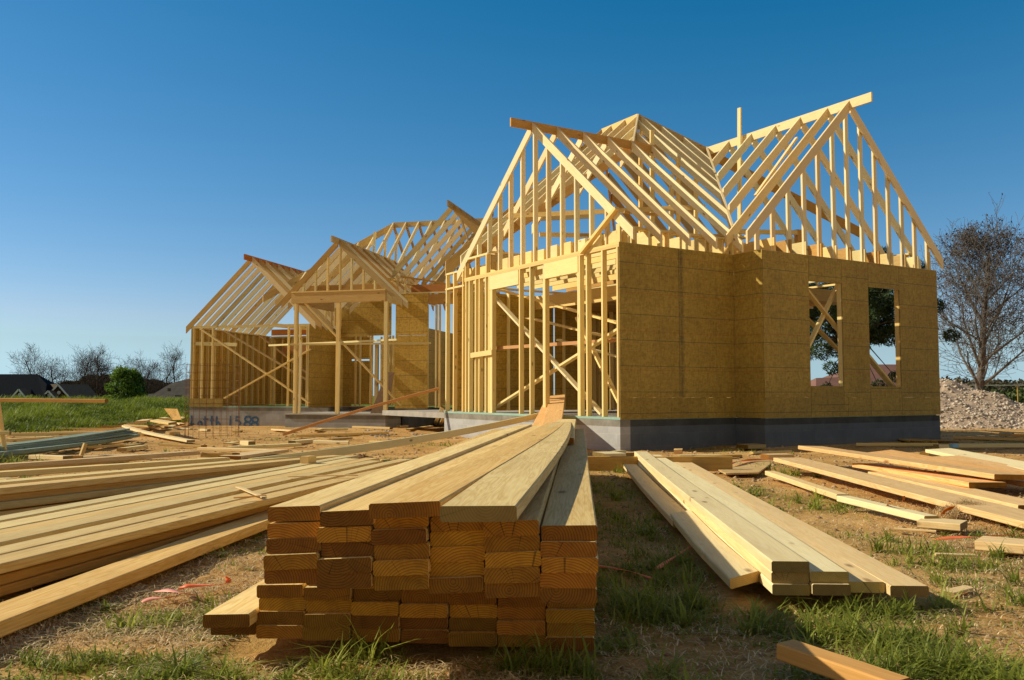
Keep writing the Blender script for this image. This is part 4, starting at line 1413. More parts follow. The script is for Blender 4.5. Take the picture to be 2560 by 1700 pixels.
# ---- boards and scraps strewn over the dirt
strewn = [((24, 1080), (255, 1076), .09, .12, .06, 'spf', 'long yellow board lying behind the green treated boards'),
          ((20, 1070), (170, 1066), .04, .10, .04, 'spf2', 'thin brown board at the edge of the green bank, left one'),
          ((150, 1071), (330, 1071), .03, .10, .04, 'spf', 'thin tan board at the edge of the green bank, right one'),
          ((240, 1064), (305, 1063), .05, .10, .04, 'spf2', 'short brown board left of the scrap pile'),
          ((20, 1097), (130, 1091), .06, .10, .06, 'spf', 'short yellow board between the stake and the green boards'),
          ((213, 1114), (330, 1107), .05, .10, .04, 'spf', 'tan board with a pointed end lying alone on the dirt'),
          ((304, 1120), (358, 1113), .05, .14, .05, 'spf', 'short chunky board beside the pointed one on the dirt'),
          ((313, 1112), (345, 1107), .05, .12, .04, 'old', 'grey offcut behind the chunky board on the dirt'),
          ((405, 1109), (510, 1113), .04, .12, .04, 'old', 'grey board lying in the middle of the dirt below the bowed board'),
          ((404, 1128), (500, 1127), .05, .10, .04, 'pale', 'pale rounded board behind the back left pile'),
          ((84, 1137), (170, 1140), .05, .14, .05, 'pale', 'pale board end lying beside the grass tuft at the left'),
          ((165, 1141), (205, 1141), .03, .10, .04, 'spf2', 'brown offcut at the right end of the pale board at the left'),
          ((40, 1131), (110, 1130), .02, .10, .03, 'fir', 'pinkish thin board behind the grass tuft at the left'),
          ((206, 1143), (345, 1138), .02, .10, .03, 'fir', 'orange thin board behind the back left pile'),
          ((407, 1070), (478, 1071), .03, .09, .03, 'pale', 'pale stick lying below the orange sheet'),
          ((500, 1072), (522, 1073), .05, .10, .05, 'pale', 'pale chip under the painted writing, left one'),
          ((584, 1076), (604, 1076), .05, .12, .05, 'spf', 'tan chip under the painted writing, right one'),
          ((430, 1081), (445, 1080), .05, .10, .05, 'spf', 'tan chip left of the wire cage foot'),
          ((609, 1100), (630, 1102), .08, .14, .07, 'pale', 'small pale block alone on the bare dirt before the wing'),
          ((568, 1108), (588, 1104), .02, .12, .02, 'spf', 'flat chip lying left of the small pale block'),
          ((498, 1117), (690, 1122), .05, .09, .04, 'pale', 'long pale stick lying over the scraps behind the back left pile'),
          ((570, 1116), (748, 1108), .05, .09, .05, 'spf', 'tan stick ending near the grass clump on the dirt'),
          ((512, 1133), (590, 1133), .06, .14, .06, 'old', 'grey block end behind the back left pile, left one'),
          ((574, 1140), (700, 1123), .04, .28, .04, 'fir', 'flat tan plank lying aslant behind the back left pile'),
          ((684, 1070), (735, 1073), .06, .20, .04, 'pale', 'pale plank end beside the foot of the red orange plank'),
          ((733, 1084), (965, 1077), .08, .14, .05, 'spf', 'long tan board lying before the porch'),
          ((800, 1070), (870, 1069), .06, .10, .05, 'spf', 'tan stick lying close to the porch, left one'),
          ((884, 1060), (978, 1063), .10, .09, .05, 'spf2', 'brown stick lying against the right end of the porch'),
          ((792, 1073), (804, 1070), .06, .09, .05, 'spf', 'short chip left of the tan stick by the porch'),
          ((1020, 1070), (1080, 1062), .06, .09, .04, 'spf', 'tan stick lying near the white propped board'),
          ((995, 1064), (1017, 1063), .05, .09, .05, 'pale', 'pale chip between porch and garage'),
          ((730, 1102), (780, 1098), .05, .12, .05, 'pale', 'pale short board with a rough end right of the grass clump'),
          ((784, 1101), (872, 1103), .05, .12, .05, 'pale', 'pale pointed board right of the rough one'),
          ((924, 1104), (990, 1106), .03, .10, .04, 'spf', 'tan board lying beyond the leaning board'),
          ((826, 1095), (878, 1092), .04, .10, .03, 'spf2', 'brown flat offcut beyond the pale pointed board'),
          ((800, 1122), (880, 1112), .03, .12, .03, 'spf', 'flat tan strip under the leaning board'),
          ((792, 1129), (845, 1129), .06, .10, .06, 'spf', 'tan board end at the far end of the back left pile'),
          ((932, 1150), (944, 1149), .03, .06, .03, 'pale', 'little pale chip beside the dirt clod'),
          ((958, 1148), (972, 1151), .02, .12, .02, 'spf', 'little tan chip right of the dirt clod'),
          ((880, 1165), (1068, 1140), .02, .05, .02, 'old', 'thin lath along the far edge of the left pile'),
          ((1448, 1122), (1456, 1120), .05, .10, .05, 'spf', 'small upright chip at the foot of the garage corner'),
          ((1497, 1130), (1550, 1129), .06, .20, .05, 'pale', 'pale chunk of board before the garage corner'),
          ((1533, 1126), (1558, 1124), .06, .09, .05, 'spf', 'orange chip behind the pale chunk at the garage corner'),
          ((1576, 1132), (1586, 1131), .06, .10, .06, 'spf', 'small tan block left of the far end of the pale stack'),
          ((1685, 1123), (1706, 1123), .06, .12, .06, 'fir', 'orange brown block before the dark block wall'),
          ((1690, 1138), (1800, 1136), .02, .09, .02, 'pale', 'pale lath beyond the cut sheet piece'),
          ((1740, 1143), (1850, 1138), .02, .09, .03, 'old', 'dark lath beside the cut sheet piece'),
          ((1855, 1112), (1900, 1110), .06, .30, .06, 'old', 'grey green plank end lying in front of the dark wall'),
          ((1912, 1134), (1975, 1133), .07, .14, .06, 'fir', 'pinkish block behind the left tip of the long wide plank'),
          ((1878, 1130), (1975, 1126), .03, .10, .03, 'spf', 'thin board behind the pinkish block'),
          ((1825, 1118), (1842, 1117), .01, .05, .01, 'pale', 'little white chip in front of the dark wall'),
          ((2140, 1106), (2345, 1106), .06, .09, .05, 'spf', 'tan stud lying beyond the heap of planks on the right'),
          ((2340, 1108), (2365, 1108), .09, .12, .07, 'pale', 'pale block at the right end of the tan stud'),
          ((2310, 1125), (2380, 1121), .10, .12, .08, 'old', 'dark block behind the heap of planks'),
          ((2378, 1094), (2640, 1093), .16, .10, .06, 'spf', 'long board with a pale blue painted tip at the right edge'),
          ((2385, 1082), (2640, 1088), .12, .14, .05, 'spf2', 'brown board behind the blue tipped one at the right edge'),
          ((2380, 1048), (2505, 1049), .10, .10, .06, 'spf2', 'board lying along the foot of the gravel heap'),
          ((2500, 1077), (2532, 1078), .10, .30, .06, 'spf2', 'brown offcut at the right edge before the gravel heap, left one'),
          ((2535, 1080), (2590, 1081), .10, .30, .06, 'spf2', 'brown offcut at the right edge before the gravel heap, right one'),
          ((2365, 1064), (2395, 1063), .06, .16, .05, 'pale', 'pale chip beside the house corner at the right'),
          ((2428, 1062), (2460, 1064), .06, .16, .05, 'fir', 'orange chip before the gravel heap'),
          ((2215, 1088), (2300, 1100), .05, .30, .03, 'old', 'grey sheet piece in the shade by the right house end, left one'),
          ((2300, 1095), (2370, 1100), .05, .30, .03, 'old', 'grey sheet piece in the shade by the right house end, right one')]
for (a_, b_, dz, w, t, mt, lab) in strewn:
    A, B = GG(*a_, dz), GG(*b_, dz)
    Lm = (B - A).length
    if Lm > 5:
        B = A + (B - A) * (5 / Lm)
    nm = 'chip' if Lm < .35 else 'offcut' if Lm < 1.0 else 'board'
    g0 = max(gz(A.x, A.y), gz(B.x, B.y))
    th = t
    o = board(nm, Vector((A.x, A.y, gz(A.x, A.y) + th + .002)), Vector((B.x, B.y, gz(B.x, B.y) + th + .002)), w, th, mt, lab, nm if nm != 'offcut' else 'offcut', 'wood scraps strewn over the dirt', bow=(random.uniform(-.01, .01), 0), roll=R(random.uniform(-5, 5)), seg=3, skew=random.uniform(-.6, .6))
    if 'blue painted tip' in lab:
        tipo = board('painted_tip', A + (A - B).normalized() * .004 + Vector((0, 0, gz(A.x, A.y) + th + .004 - A.z)), A + (B - A).normalized() * .09 + Vector((0, 0, gz(A.x, A.y) + th + .004 - A.z)), w + .006, th + .004, 'tip', '', parent=o, endm='tip', seg=1)
board('stub_stake', GG(198, 1141, .0), GG(200, 1141, .0) + Vector((.03, .03, .17)), .10, .04, 'old', 'short upright stub standing in the dirt at the left', 'stake', None, seg=1)

# ---- batter board at the left edge
bx = GG(25, 1143, 0)
bb = empty('batter_board', bx, 'orange batter board rail on a leaning stake at the left edge', 'batter board')
st_top = AT(-2, 1000, bx.y - .05)
board('stake', bx + Vector((.0, 0, -.15)), st_top + Vector((0, 0, .02)), .09, .04, 'spf', '', parent=bb, seg=2)
ra, rb = AT(-330, 998, bx.y - .08), AT(266, 1003, bx.y - .08)
board('rail', ra + ZZ * .03, rb + ZZ * .025, .09, .045, 'orange', '', parent=bb, seg=4)
board('stake', Vector((ra.x + .3, ra.y + .07, gz(ra.x, ra.y) - .1)), ra + Vector((.3, .07, .05)), .09, .04, 'spf', '', parent=bb, seg=2)
lo = AT(14, 1079, bx.y - .09)
board('cross_piece', lo + Vector((-.9, 0, .0)), lo + Vector((.06, 0, .01)), .04, .05, 'spf', '', parent=bb, seg=2)

# ---- plastic straps
def strap(label, pts, w, mt, twist=0.0):
    P = [Vector(p) for p in pts]
    # smooth
    Q = []
    n = len(P)
    for i in range(n - 1):
        p0, p1, p2, p3 = P[max(i - 1, 0)], P[i], P[i + 1], P[min(i + 2, n - 1)]
        for k in range(6):
            t = k / 6
            Q.append(.5 * ((2 * p1) + (p2 - p0) * t + (2 * p0 - 5 * p1 + 4 * p2 - p3) * t * t + (3 * p1 - p0 - 3 * p2 + p3) * t ** 3))
    Q.append(P[-1])
    vs, fs = [], []
    for i, p in enumerate(Q):
        d = (Q[min(i + 1, len(Q) - 1)] - Q[max(i - 1, 0)]).normalized()
        s = ZZ.cross(d)
        if s.length < .1:
            s = Vector((1, 0, 0))
        s.normalize()
        a = twist * math.sin(i / len(Q) * 7.0)
        s = s * math.cos(a) + d.cross(s) * math.sin(a)
        vs += [p - s * w / 2, p + s * w / 2]
        if i:
            b0 = 2 * i
            fs.append((b0 - 2, b0 - 1, b0 + 1, b0))
    o = link('strap', mesh_from('strap', vs, fs, [M[mt]], smooth=True), None, Matrix.Identity(4))
    sol = o.modifiers.new('thickness', 'SOLIDIFY')
    sol.thickness = .0012
    return tag(o, label, 'strap', 'plastic packing straps')


strap('pink end of a packing strap lying in the grass left of the front stack', [GG(355, 1506, .006), GG(380, 1497, .014), GG(420, 1494, .012), GG(440, 1492, .004)], .022, 'pinkstrap', .4)
strap('pale pink buckled strap left of the front stack', [GG(392, 1478, .02), GG(420, 1476, .035), GG(460, 1484, .03), GG(508, 1490, .012)], .024, 'pinkstrap', .3)
strap('bright orange curled strap left of the front stack', [GG(452, 1474, .01), GG(456, 1466, .05), GG(490, 1464, .05), GG(545, 1462, .02), GG(568, 1456, .015), GG(570, 1446, .04), GG(562, 1442, .05)], .022, 'strap', .5)
strap('pinkish red strap in the shade right of the front stack', [GG(1488, 1414, .012), GG(1530, 1420, .01), GG(1580, 1430, .012), GG(1630, 1446, .01)], .022, 'strap', .25)
strap('orange strap end in the shade beside the pale stack', [GG(1642, 1422, .01), GG(1665, 1406, .012), GG(1690, 1390, .02), GG(1735, 1362, .015)], .02, 'strap', .4)
strap('orange strap lying across the cut sheet piece', [GG(1778, 1166, .03), GG(1815, 1161, .045), GG(1840, 1154, .05), GG(1880, 1150, .035), GG(1935, 1150, .03)], .05, 'strap', .5)
strap('rust coloured looped strap around the thin stud', [GG(2218, 1268, .01), GG(2219, 1262, .07), GG(2232, 1255, .10), GG(2245, 1254, .09), GG(2258, 1253, .05), GG(2260, 1240, .10)], .014, 'rust', .3)
strap('pink strap lying before the thin stud on the right', [GG(2224, 1278, .01), GG(2250, 1286, .02), GG(2290, 1296, .012)], .026, 'pinkstrap', .15)
strap('dark red strap sticking out of the hay clump', [GG(2355, 1286, .01), GG(2366, 1276, .05), GG(2385, 1266, .08)], .03, 'rust', .5)
strap('orange strap lying in the grass at the right edge', [GG(2335, 1349, .01), GG(2380, 1344, .02), GG(2430, 1342, .025), GG(2500, 1339, .015), GG(2600, 1332, .012)], .03, 'strap', .35)

# ---- wire mesh cage before the far wing
wc = GG(530, 1092, 0)
cage = empty('wire_cage', wc, 'rusty round cage of reinforcing wire standing before the far wing', 'wire cage')


def tubes(segs, sides=4):
    V, Fq = [], []
    for (a, b, r0, r1) in segs:
        d = b - a
        if d.length < 1e-6:
            continue
        x = d.normalized()
        y = x.orthogonal().normalized()
        z = x.cross(y)
        b0 = len(V)
        for (p, r) in ((a, r0), (b, r1)):
            for i in range(sides):
                an = 2 * math.pi * i / sides
                q = p + y * (r * math.cos(an)) + z * (r * math.sin(an))
                V.append((q.x, q.y, q.z))
        for i in range(sides):
            j = (i + 1) % sides
            Fq.append((b0 + i, b0 + j, b0 + sides + j, b0 + sides + i))
    return V, Fq


CR, CHH = .52, 1.45
sg = []
for i in range(22):
    a = i / 22 * 5.9
    p = Vector((CR * math.cos(a), CR * math.sin(a), 0))
    quad_mesh('upright_wire', *tubes([(p + ZZ * -.03, p + ZZ * CHH, .0035, .0035)]), M['rebar'], cage, wc)
for j in range(10):
    sg = []
    for i in range(22):
        a0, a1 = i / 22 * 5.9, (i + 1) / 22 * 5.9
        sg.append((Vector((CR * math.cos(a0), CR * math.sin(a0), .04 + j * .156)), Vector((CR * math.cos(a1), CR * math.sin(a1), .04 + j * .156)), .0035, .0035))
    quad_mesh('ring_wire', *tubes(sg), M['rebar'], cage, wc)

# ================================================================== GROUND
def np_gz(x, y):
    z = -.1 * npsm(9, 14, y) - .1 * npsm(22, 27, y)
    z = z + .56 * npsm(21, 34, y) * npsm(-9.6, -13, x)
    z = z - 3.4 * npsm(40, 105, y) * npsm(-6, -22, x)
    z = z - .5 * npsm(60, 250, y)
    return z


_perm = rng.permutation(512)
_grad = rng.random(512)


def vnoise(x, y):
    xi, yi = np.floor(x).astype(int), np.floor(y).astype(int)
    xf, yf = x - xi, y - yi
    u, v = xf * xf * (3 - 2 * xf), yf * yf * (3 - 2 * yf)

    def h(i, j):
        return _grad[(_perm[(i & 511)] + j) & 511]
    return (h(xi, yi) * (1 - u) + h(xi + 1, yi) * u) * (1 - v) + (h(xi, yi + 1) * (1 - u) + h(xi + 1, yi + 1) * u) * v


def fbm(x, y, o=4):
    s, a, t = 0, 1, 0
    for i in range(o):
        s = s + a * vnoise(x * 2 ** i + 17 * i, y * 2 ** i + 31 * i)
        t += a
        a *= .5
    return s / t


# grass patches: survey point, radius along x and y (m), density 0-1, blade height
PATCH = [(880, 1585, .09, .07, 1.0, .20), (930, 1640, .10, .06, .9, .12), (760, 1640, .16, .08, .5, .045), (620, 1650, .14, .07, .35, .035), (1090, 1630, .22, .07, .4, .05), (820, 1670, .10, .05, .9, .11), (1350, 1680, .15, .06, 1.0, .15), (1410, 1600, .05, .05, .7, .06), (1260, 1620, .06, .03, .6, .04), 
         (1640, 1520, .24, .20, 1.0, .12), (1800, 1570, .25, .15, .35, .08), (1540, 1600, .12, .1, .5, .06), (1700, 1440, .25, .2, .6, .10), (1560, 1460, .25, .25, .4, .06),
         (2010, 1500, .22, .12, 1.0, .13), (2150, 1530, .26, .12, .9, .10), (2080, 1580, .2, .1, .9, .11), (2230, 1600, .22, .1, .9, .12), (2370, 1660, .2, .09, .9, .11), (2290, 1505, .16, .08, .8, .10), (2480, 1690, .24, .10, .9, .10), (2180, 1680, .2, .08, .9, .10), (2060, 1660, .16, .07, .6, .08),
         (2300, 1370, .22, .16, .9, .11), (2390, 1405, .22, .16, .9, .10), (2450, 1450, .2, .12, .5, .07), (2500, 1330, .25, .2, .4, .06), (2200, 1340, .2, .15, .5, .07),
         (1870, 1225, .3, .35, .8, .08), (1990, 1240, .3, .3, .75, .08), (2080, 1262, .3, .25, .7, .07), (1940, 1310, .3, .3, .5, .05), (1850, 1285, .25, .2, .4, .05), (2130, 1330, .3, .15, .4, .05),
         (1880, 1165, .4, .4, .8, .10), (1950, 1180, .3, .3, .8, .11), (1760, 1118, .4, .5, .7, .10), (1850, 1128, .5, .5, .7, .10), (1570, 1120, .3, .4, .4, .08), (2400, 1135, .25, .3, .9, .16), (2320, 1112, .6, .5, .8, .12), (2540, 1108, .9, .6, .9, .10), (2330, 1117, .4, .4, .7, .08),
         (1560, 1220, .5, 1.4, .75, .07), (1600, 1320, .45, .7, .75, .07), (1500, 1280, .3, .9, .7, .06), (1700, 1400, .2, .3, .7, .07), (1620, 1420, .3, .25, .7, .07), (1530, 1520, .2, .2, .6, .06),
         (410, 1540, .22, .12, .9, .06), (330, 1555, .18, .10, .6, .05), (500, 1570, .16, .09, .45, .04), (240, 1640, .24, .10, .85, .065), (60, 1690, .2, .06, .7, .06), (650, 1700, .2, .05, .8, .07), (1010, 1690, .2, .05, .5, .05), (120, 1680, .2, .08, .4, .04), (390, 1690, .22, .07, .8, .07), (570, 1695, .16, .05, .9, .08), (900, 1695, .16, .05, .8, .08), (590, 1490, .12, .12, .5, .06),
         (450, 1232, .22, .2, 1.0, .17), (540, 1217, .28, .2, 1.0, .16), (640, 1203, .3, .25, 1.0, .16), (730, 1190, .35, .3, .9, .13), (400, 1244, .25, .15, .9, .12), (45, 1318, .10, .08, .9, .15), (20, 1330, .1, .08, .7, .12), (960, 1160, .4, .3, .5, .08),
         (30, 1150, .6, .45, 1.0, .14), (70, 1150, .4, .35, 1.0, .13), (690, 1096, .35, .4, 1.0, .12), (545, 1101, .25, .3, .6, .07), (1095, 1112, .5, .5, .9, .12), (1150, 1112, .4, .5, .5, .09), (415, 1106, .35, .4, .5, .06), (1000, 1146, .3, .3, .7, .09), (1480, 1098, .3, .6, .5, .10), (690, 1068, .5, .5, .5, .10), (100, 1090, .4, .4, .5, .1), (1530, 1175, .4, .35, .7, .09)]
PW = []
for (px, py, rx, ry, d, h) in PATCH:
    p = GG(px, py)
    PW.append((p.x, p.y, rx, ry, d, h))


def grass_field(x, y):
    """density 0-1 and blade height at ground points"""
    D = np.zeros_like(x)
    H = np.full_like(x, .030)
    for (cx, cy, rx, ry, d, h) in PW:
        e = np.exp(-(((x - cx) / rx) ** 2 + ((y - cy) / ry) ** 2) * 1.1)
        k = d * e
        H = np.where(k > D, h * (.55 + .45 * e), H)
        D = np.maximum(D, k)
    n = fbm(x * 2.2, y * 2.2)
    near = npsm(7.5, 4.0, y)
    n5 = fbm(x * 9, y * 9, 2)
    base = near * npsm(.50, .72, n * .6 + n5 * .4) * .45
    left = npsm(-.45, -.95, x) * near
    base = np.maximum(base, left * npsm(.44, .62, n * .5 + n5 * .5) * .62)
    D = np.maximum(D, base)
    return D, H


def bank_field(x, y):
    return npsm(19.2, 21.5, y + (fbm(x * .4, y * .4) - .5) * 3) * npsm(-10.3, -11.2, x)


t = np.linspace(-7.3, 7.3, 560)
gx = 1.4 * np.sinh(t)
t2 = np.linspace(math.asinh(-28 / 1.4), math.asinh(2400 / 1.4), 560)
gy = 3.0 + 1.4 * np.sinh(t2)
X, Y = np.meshgrid(gx, gy)
near = npsm(40, 8, np.abs(Y)) * npsm(40, 12, np.abs(X))
Zg = np_gz(X, Y) + near * (.05 * (fbm(X * 1.1, Y * 1.1) - .5) + .07 * npsm(6, 10, Y) * (fbm(X * 1.7 + 5, Y * 1.7) - .5) + .035 * (fbm(X * 5, Y * 5, 3) - .5) + .014 * (fbm(X * 19, Y * 19, 2) - .5)) * npsm(1.0, 2.5, np.hypot(X, Y)) - .02 * near
bank = bank_field(X, Y)
Zg += bank * (fbm(X * .9, Y * .9) - .45) * .22 * npsm(120, 50, Y)
D, H = grass_field(X, Y)
far = np.maximum(bank, npsm(38, 60, Y))
att = np.stack([np.maximum(D, 0), bank, far, np.ones_like(D)], -1).reshape(-1, 4)
ny, nx = X.shape
idx = np.arange(nx * ny).reshape(ny, nx)
Fg = np.stack([idx[:-1, :-1], idx[:-1, 1:], idx[1:, 1:], idx[1:, :-1]], -1).reshape(-1, 4)

m, nt, b = mat_new('dirt_and_turf')
tc = N(nt, "ShaderNodeTexCoord")
at = N(nt, "ShaderNodeAttribute")
at.attribute_name = 'tint'
sp = N(nt, "ShaderNodeSeparateColor")
nt.links.new(at.outputs["Color"], sp.inputs[0])
n1 = N(nt, "ShaderNodeTexNoise", Scale=1.3, Detail=8.0, Roughness=.65)
n2 = N(nt, "ShaderNodeTexNoise", Scale=17.0, Detail=8.0, Roughness=.7)
n3 = N(nt, "ShaderNodeTexNoise", Scale=90.0, Detail=4.0, Roughness=.7)
for n in (n1, n2, n3):
    nt.links.new(tc.outputs["Object"], n.inputs["Vector"])
d1 = ramp(nt, [(.3, (.38, .20, .06)), (.5, (.55, .33, .115)), (.72, (.66, .44, .19))])
nt.links.new(n1.outputs[0], d1.inputs[0])
d2 = ramp(nt, [(.28, (.62, .58, .54)), (.5, (1.02, 1.0, .98)), (.75, (1.28, 1.25, 1.18))])
nt.links.new(n2.outputs[0], d2.inputs[0])
c = mix(nt, 1.0, d1.outputs[0], d2.outputs[0], 'MULTIPLY')
d3 = ramp(nt, [(.35, (.82, .80, .78)), (.6, (1.15, 1.15, 1.15))])
nt.links.new(n3.outputs[0], d3.inputs[0])
c = mix(nt, .8, c, d3.outputs[0], 'MULTIPLY')
gcol = ramp(nt, [(.35, (.07, .10, .015)), (.55, (.14, .17, .03)), (.7, (.26, .22, .07))])
nt.links.new(n2.outputs[0], gcol.inputs[0])
gf = math_n(nt, 'MULTIPLY', sp.outputs[0], math_n(nt, 'MULTIPLY_ADD', n2.outputs[0], 1.6, -.2))
cl = nt.nodes.new("ShaderNodeClamp")
nt.links.new(gf, cl.inputs[0])
c = mix(nt, math_n(nt, 'MULTIPLY', cl.outputs[0], .75), c, gcol.outputs[0])
bcol = ramp(nt, [(.3, (.06, .10, .010)), (.7, (.18, .23, .03))])
nt.links.new(n1.outputs[0], bcol.inputs[0])
c = mix(nt, sp.outputs[2], c, bcol.outputs[0])
nt.links.new(c, b.inputs["Base Color"])
b.inputs["Roughness"].default_value = .95
b.inputs["Specular IOR Level"].default_value = .08
bp = N(nt, "ShaderNodeBump", Strength=.7, Distance=.025)
nt.links.new(math_n(nt, 'ADD', n2.outputs[0], math_n(nt, 'MULTIPLY', n3.outputs[0], .4)), bp.inputs["Height"])
nt.links.new(bp.outputs[0], b.inputs["Normal"])
ground = quad_mesh('ground', np.stack([X, Y, Zg], -1).reshape(-1, 3), Fg, m, kind='structure', attr=att, smooth=True)

GZI = (gx, gy, Zg)


def surf(x, y):
    """height of the built ground mesh"""
    i = np.clip(np.searchsorted(gx, x) - 1, 0, len(gx) - 2)
    j = np.clip(np.searchsorted(gy, y) - 1, 0, len(gy) - 2)
    fx = (x - gx[i]) / (gx[i + 1] - gx[i])
    fy = (y - gy[j]) / (gy[j + 1] - gy[j])
    return (Zg[j, i] * (1 - fx) + Zg[j, i + 1] * fx) * (1 - fy) + (Zg[j + 1, i] * (1 - fx) + Zg[j + 1, i + 1] * fx) * fy


def blade_mat(name, lo, hi, trans=.35):
    m, nt, b = mat_new(name)
    at = N(nt, "ShaderNodeAttribute")
    at.attribute_name = 'tint'
    sp = N(nt, "ShaderNodeSeparateColor")
    nt.links.new(at.outputs["Color"], sp.inputs[0])
    rp = ramp(nt, [(0, lo), (.55, tuple((lo[i] + hi[i]) / 2 for i in range(3))), (1, hi)])
    nt.links.new(sp.outputs[0], rp.inputs[0])
    nt.links.new(rp.outputs[0], b.inputs["Base Color"])
    b.inputs["Roughness"].default_value = .55
    tr = N(nt, "ShaderNodeBsdfTranslucent")
    nt.links.new(rp.outputs[0], tr.inputs[0])
    mx = nt.nodes.new("ShaderNodeMixShader")
    mx.inputs[0].default_value = trans
    nt.links.new(b.outputs[0], mx.inputs[1])
    nt.links.new(tr.outputs[0], mx.inputs[2])
    nt.links.new(mx.outputs[0], nt.nodes["Material Output"].inputs[0])
    return m


def blades(x, y, h, w, lean, tint, name, mat, label=None, kind='stuff', flat=0.0, lift=0.0):
    """curved blades of three quads each"""
    n = len(x)
    z0 = surf(x, y) - .004 + lift * rng.random(n) ** 2
    az = rng.random(n) * 2 * np.pi
    dx, dy = np.cos(az), np.sin(az)
    wx, wy = -dy, dx
    V = np.zeros((n, 8, 3), np.float32)
    for k in range(4):
        s = k / 3
        off = lean * h * s ** 1.7
        up = h * (s - .35 * lean * s * s) * (1 - flat) + .004 + flat * .006 * math.sin(s * 3.1)
        ww = w * (1 - s) ** .7 * .5 + .0003
        bx_, by_ = x + dx * off, y + dy * off
        V[:, 2 * k] = np.stack([bx_ - wx * ww, by_ - wy * ww, z0 + up], -1)
        V[:, 2 * k + 1] = np.stack([bx_ + wx * ww, by_ + wy * ww, z0 + up], -1)
    base = (np.arange(n) * 8)[:, None]
    q = np.array([[0, 1, 3, 2], [2, 3, 5, 4], [4, 5, 7, 6]])
    Fq = (base[:, :, None] + q[None]).reshape(-1, 4)
    tt = np.repeat(np.stack([tint, tint, tint, np.ones(n)], -1), 8, axis=0)
    return quad_mesh(name, V.reshape(-1, 3), Fq, mat, label=label, kind=kind, attr=tt)


def under_lumber(x, y):
    """true where the big stacks stand, so nothing grows through them"""
    r = np.zeros(len(x), bool)
    for (P, d, e, w, L) in ((OL, sd_, se_, 1.14, 6.2), (OU, sdU, seU, .0, .0), (PB, dB, eB, .9, 7.0)):
        if L == 0:
            continue
        rx, ry = x - P.x, y - P.y
        al = rx * d.x + ry * d.y
        ac = rx * e.x + ry * e.y
        r |= (al > .01) & (al < L) & (ac < 0.0) & (ac > -w)
    rx, ry = x - FR.x, y - FR.y
    al = rx * dR.x + ry * dR.y
    ac = rx * eR.x + ry * eR.y
    r |= (al > .05) & (al < 6.1) & (ac > -.0) & (ac < .73)
    for c in (C0 + U * .2,):
        rx, ry = x - C0.x, y - C0.y
        uu, vv = rx * U.x + ry * U.y, rx * Vv.x + ry * Vv.y
        r |= (uu > -.02) & (vv > -.02) & (uu < 8)
    return r


# foreground grass: rejection sampling against the density field
NC = 1150000
ys = 1.35 * (24 / 1.35) ** (rng.random(NC) ** 1.45)
xs = (rng.random(NC) * 2 - 1) * (ys * .66 + .3)
area_w = np.minimum(1, 2.2 / ys)
D, H = grass_field(xs, ys)
keep = (rng.random(NC) < np.clip(D, 0, 1) ** 1.3 * .32 * (.35 + .65 * area_w)) & ~under_lumber(xs, ys)
xs, ys, H, D = xs[keep], ys[keep], H[keep], D[keep]
hh = H * (.35 + .85 * rng.random(len(xs))) * (.6 + .4 * D) * (.45 + 1.1 * fbm(xs * 7, ys * 7, 2))
ww = (.0028 + .0042 * rng.random(len(xs))) * (1 + ys * .10)
tint = np.clip(.45 + .5 * (fbm(xs * 3, ys * 3) - .5) + .35 * (rng.random(len(xs)) - .5) + .4 * (rng.random(len(xs)) > .93), 0, 1)
# separate arching tufts: many blades from one root point
TX, TY, TH, TW, TT = [], [], [], [], []
cand = rng.random((2600, 2))
ty = 1.5 * (14 / 1.5) ** (cand[:, 0] ** 1.1)
tx = (cand[:, 1] * 2 - 1) * (ty * .62 + .2)
td, th_ = grass_field(tx, ty)
ok = (rng.random(len(tx)) < .05 + .8 * td) & ~under_lumber(tx, ty) & (rng.random(len(tx)) < npsm(13, 6, ty) * .9 + .1)
for x_, y_, d_, h_ in zip(tx[ok], ty[ok], td[ok], th_[ok]):
    nb = rng.integers(8, 34)
    r_ = .008 + .022 * rng.random()
    TX.append(x_ + rng.normal(0, r_, nb))
    TY.append(y_ + rng.normal(0, r_, nb))
    TH.append((.035 + .9 * h_) * (.4 + .9 * rng.random(nb)) * (.6 + .6 * rng.random()))
    TW.append((.0045 + .0050 * rng.random(nb)) * (1 + y_ * .06))
    TT.append(np.clip(.15 + .5 * rng.random() + .3 * rng.random(nb), 0, 1))
xs, ys = np.concatenate([xs] + TX), np.concatenate([ys] + TY)
hh, ww = np.concatenate([hh] + TH), np.concatenate([ww] + TW)
tint = np.concatenate([tint] + TT)
GM = blade_mat('grass_blades', (.10, .15, .012), (.50, .52, .09), .45)
blades(xs, ys, hh, ww, .35 + 1.5 * rng.random(len(xs)) ** 1.3, tint, 'grass', GM, 'green grass growing in tufts between the lumber')
# dry straw litter, lying flat
NS = 210000
ys = 1.35 * (9 / 1.35) ** (rng.random(NS) ** 1.15)
xs = (rng.random(NS) * 2 - 1) * (ys * .66 + .3)
n = fbm(xs * 1.6 + 9, ys * 1.6 + 5)
keep = (rng.random(NS) < npsm(.24, .52, n) * .95 * npsm(8.5, 4.5, ys) * (1 - .72 * npsm(.05, .35, xs) * npsm(1.9, 1.2, xs - .12 * ys))) & ~under_lumber(xs, ys)
xs, ys = xs[keep], ys[keep]
hh = .02 + .06 * rng.random(len(xs)) ** 2
tint = rng.random(len(xs))
SM = blade_mat('dry_straw', (.42, .27, .10), (.88, .72, .42), .15)
blades(xs, ys, hh, .0018 + .002 * rng.random(len(xs)), .8 + .5 * rng.random(len(xs)), tint, 'straw', SM, 'dry straw litter lying on the bare soil', flat=.80, lift=.022)
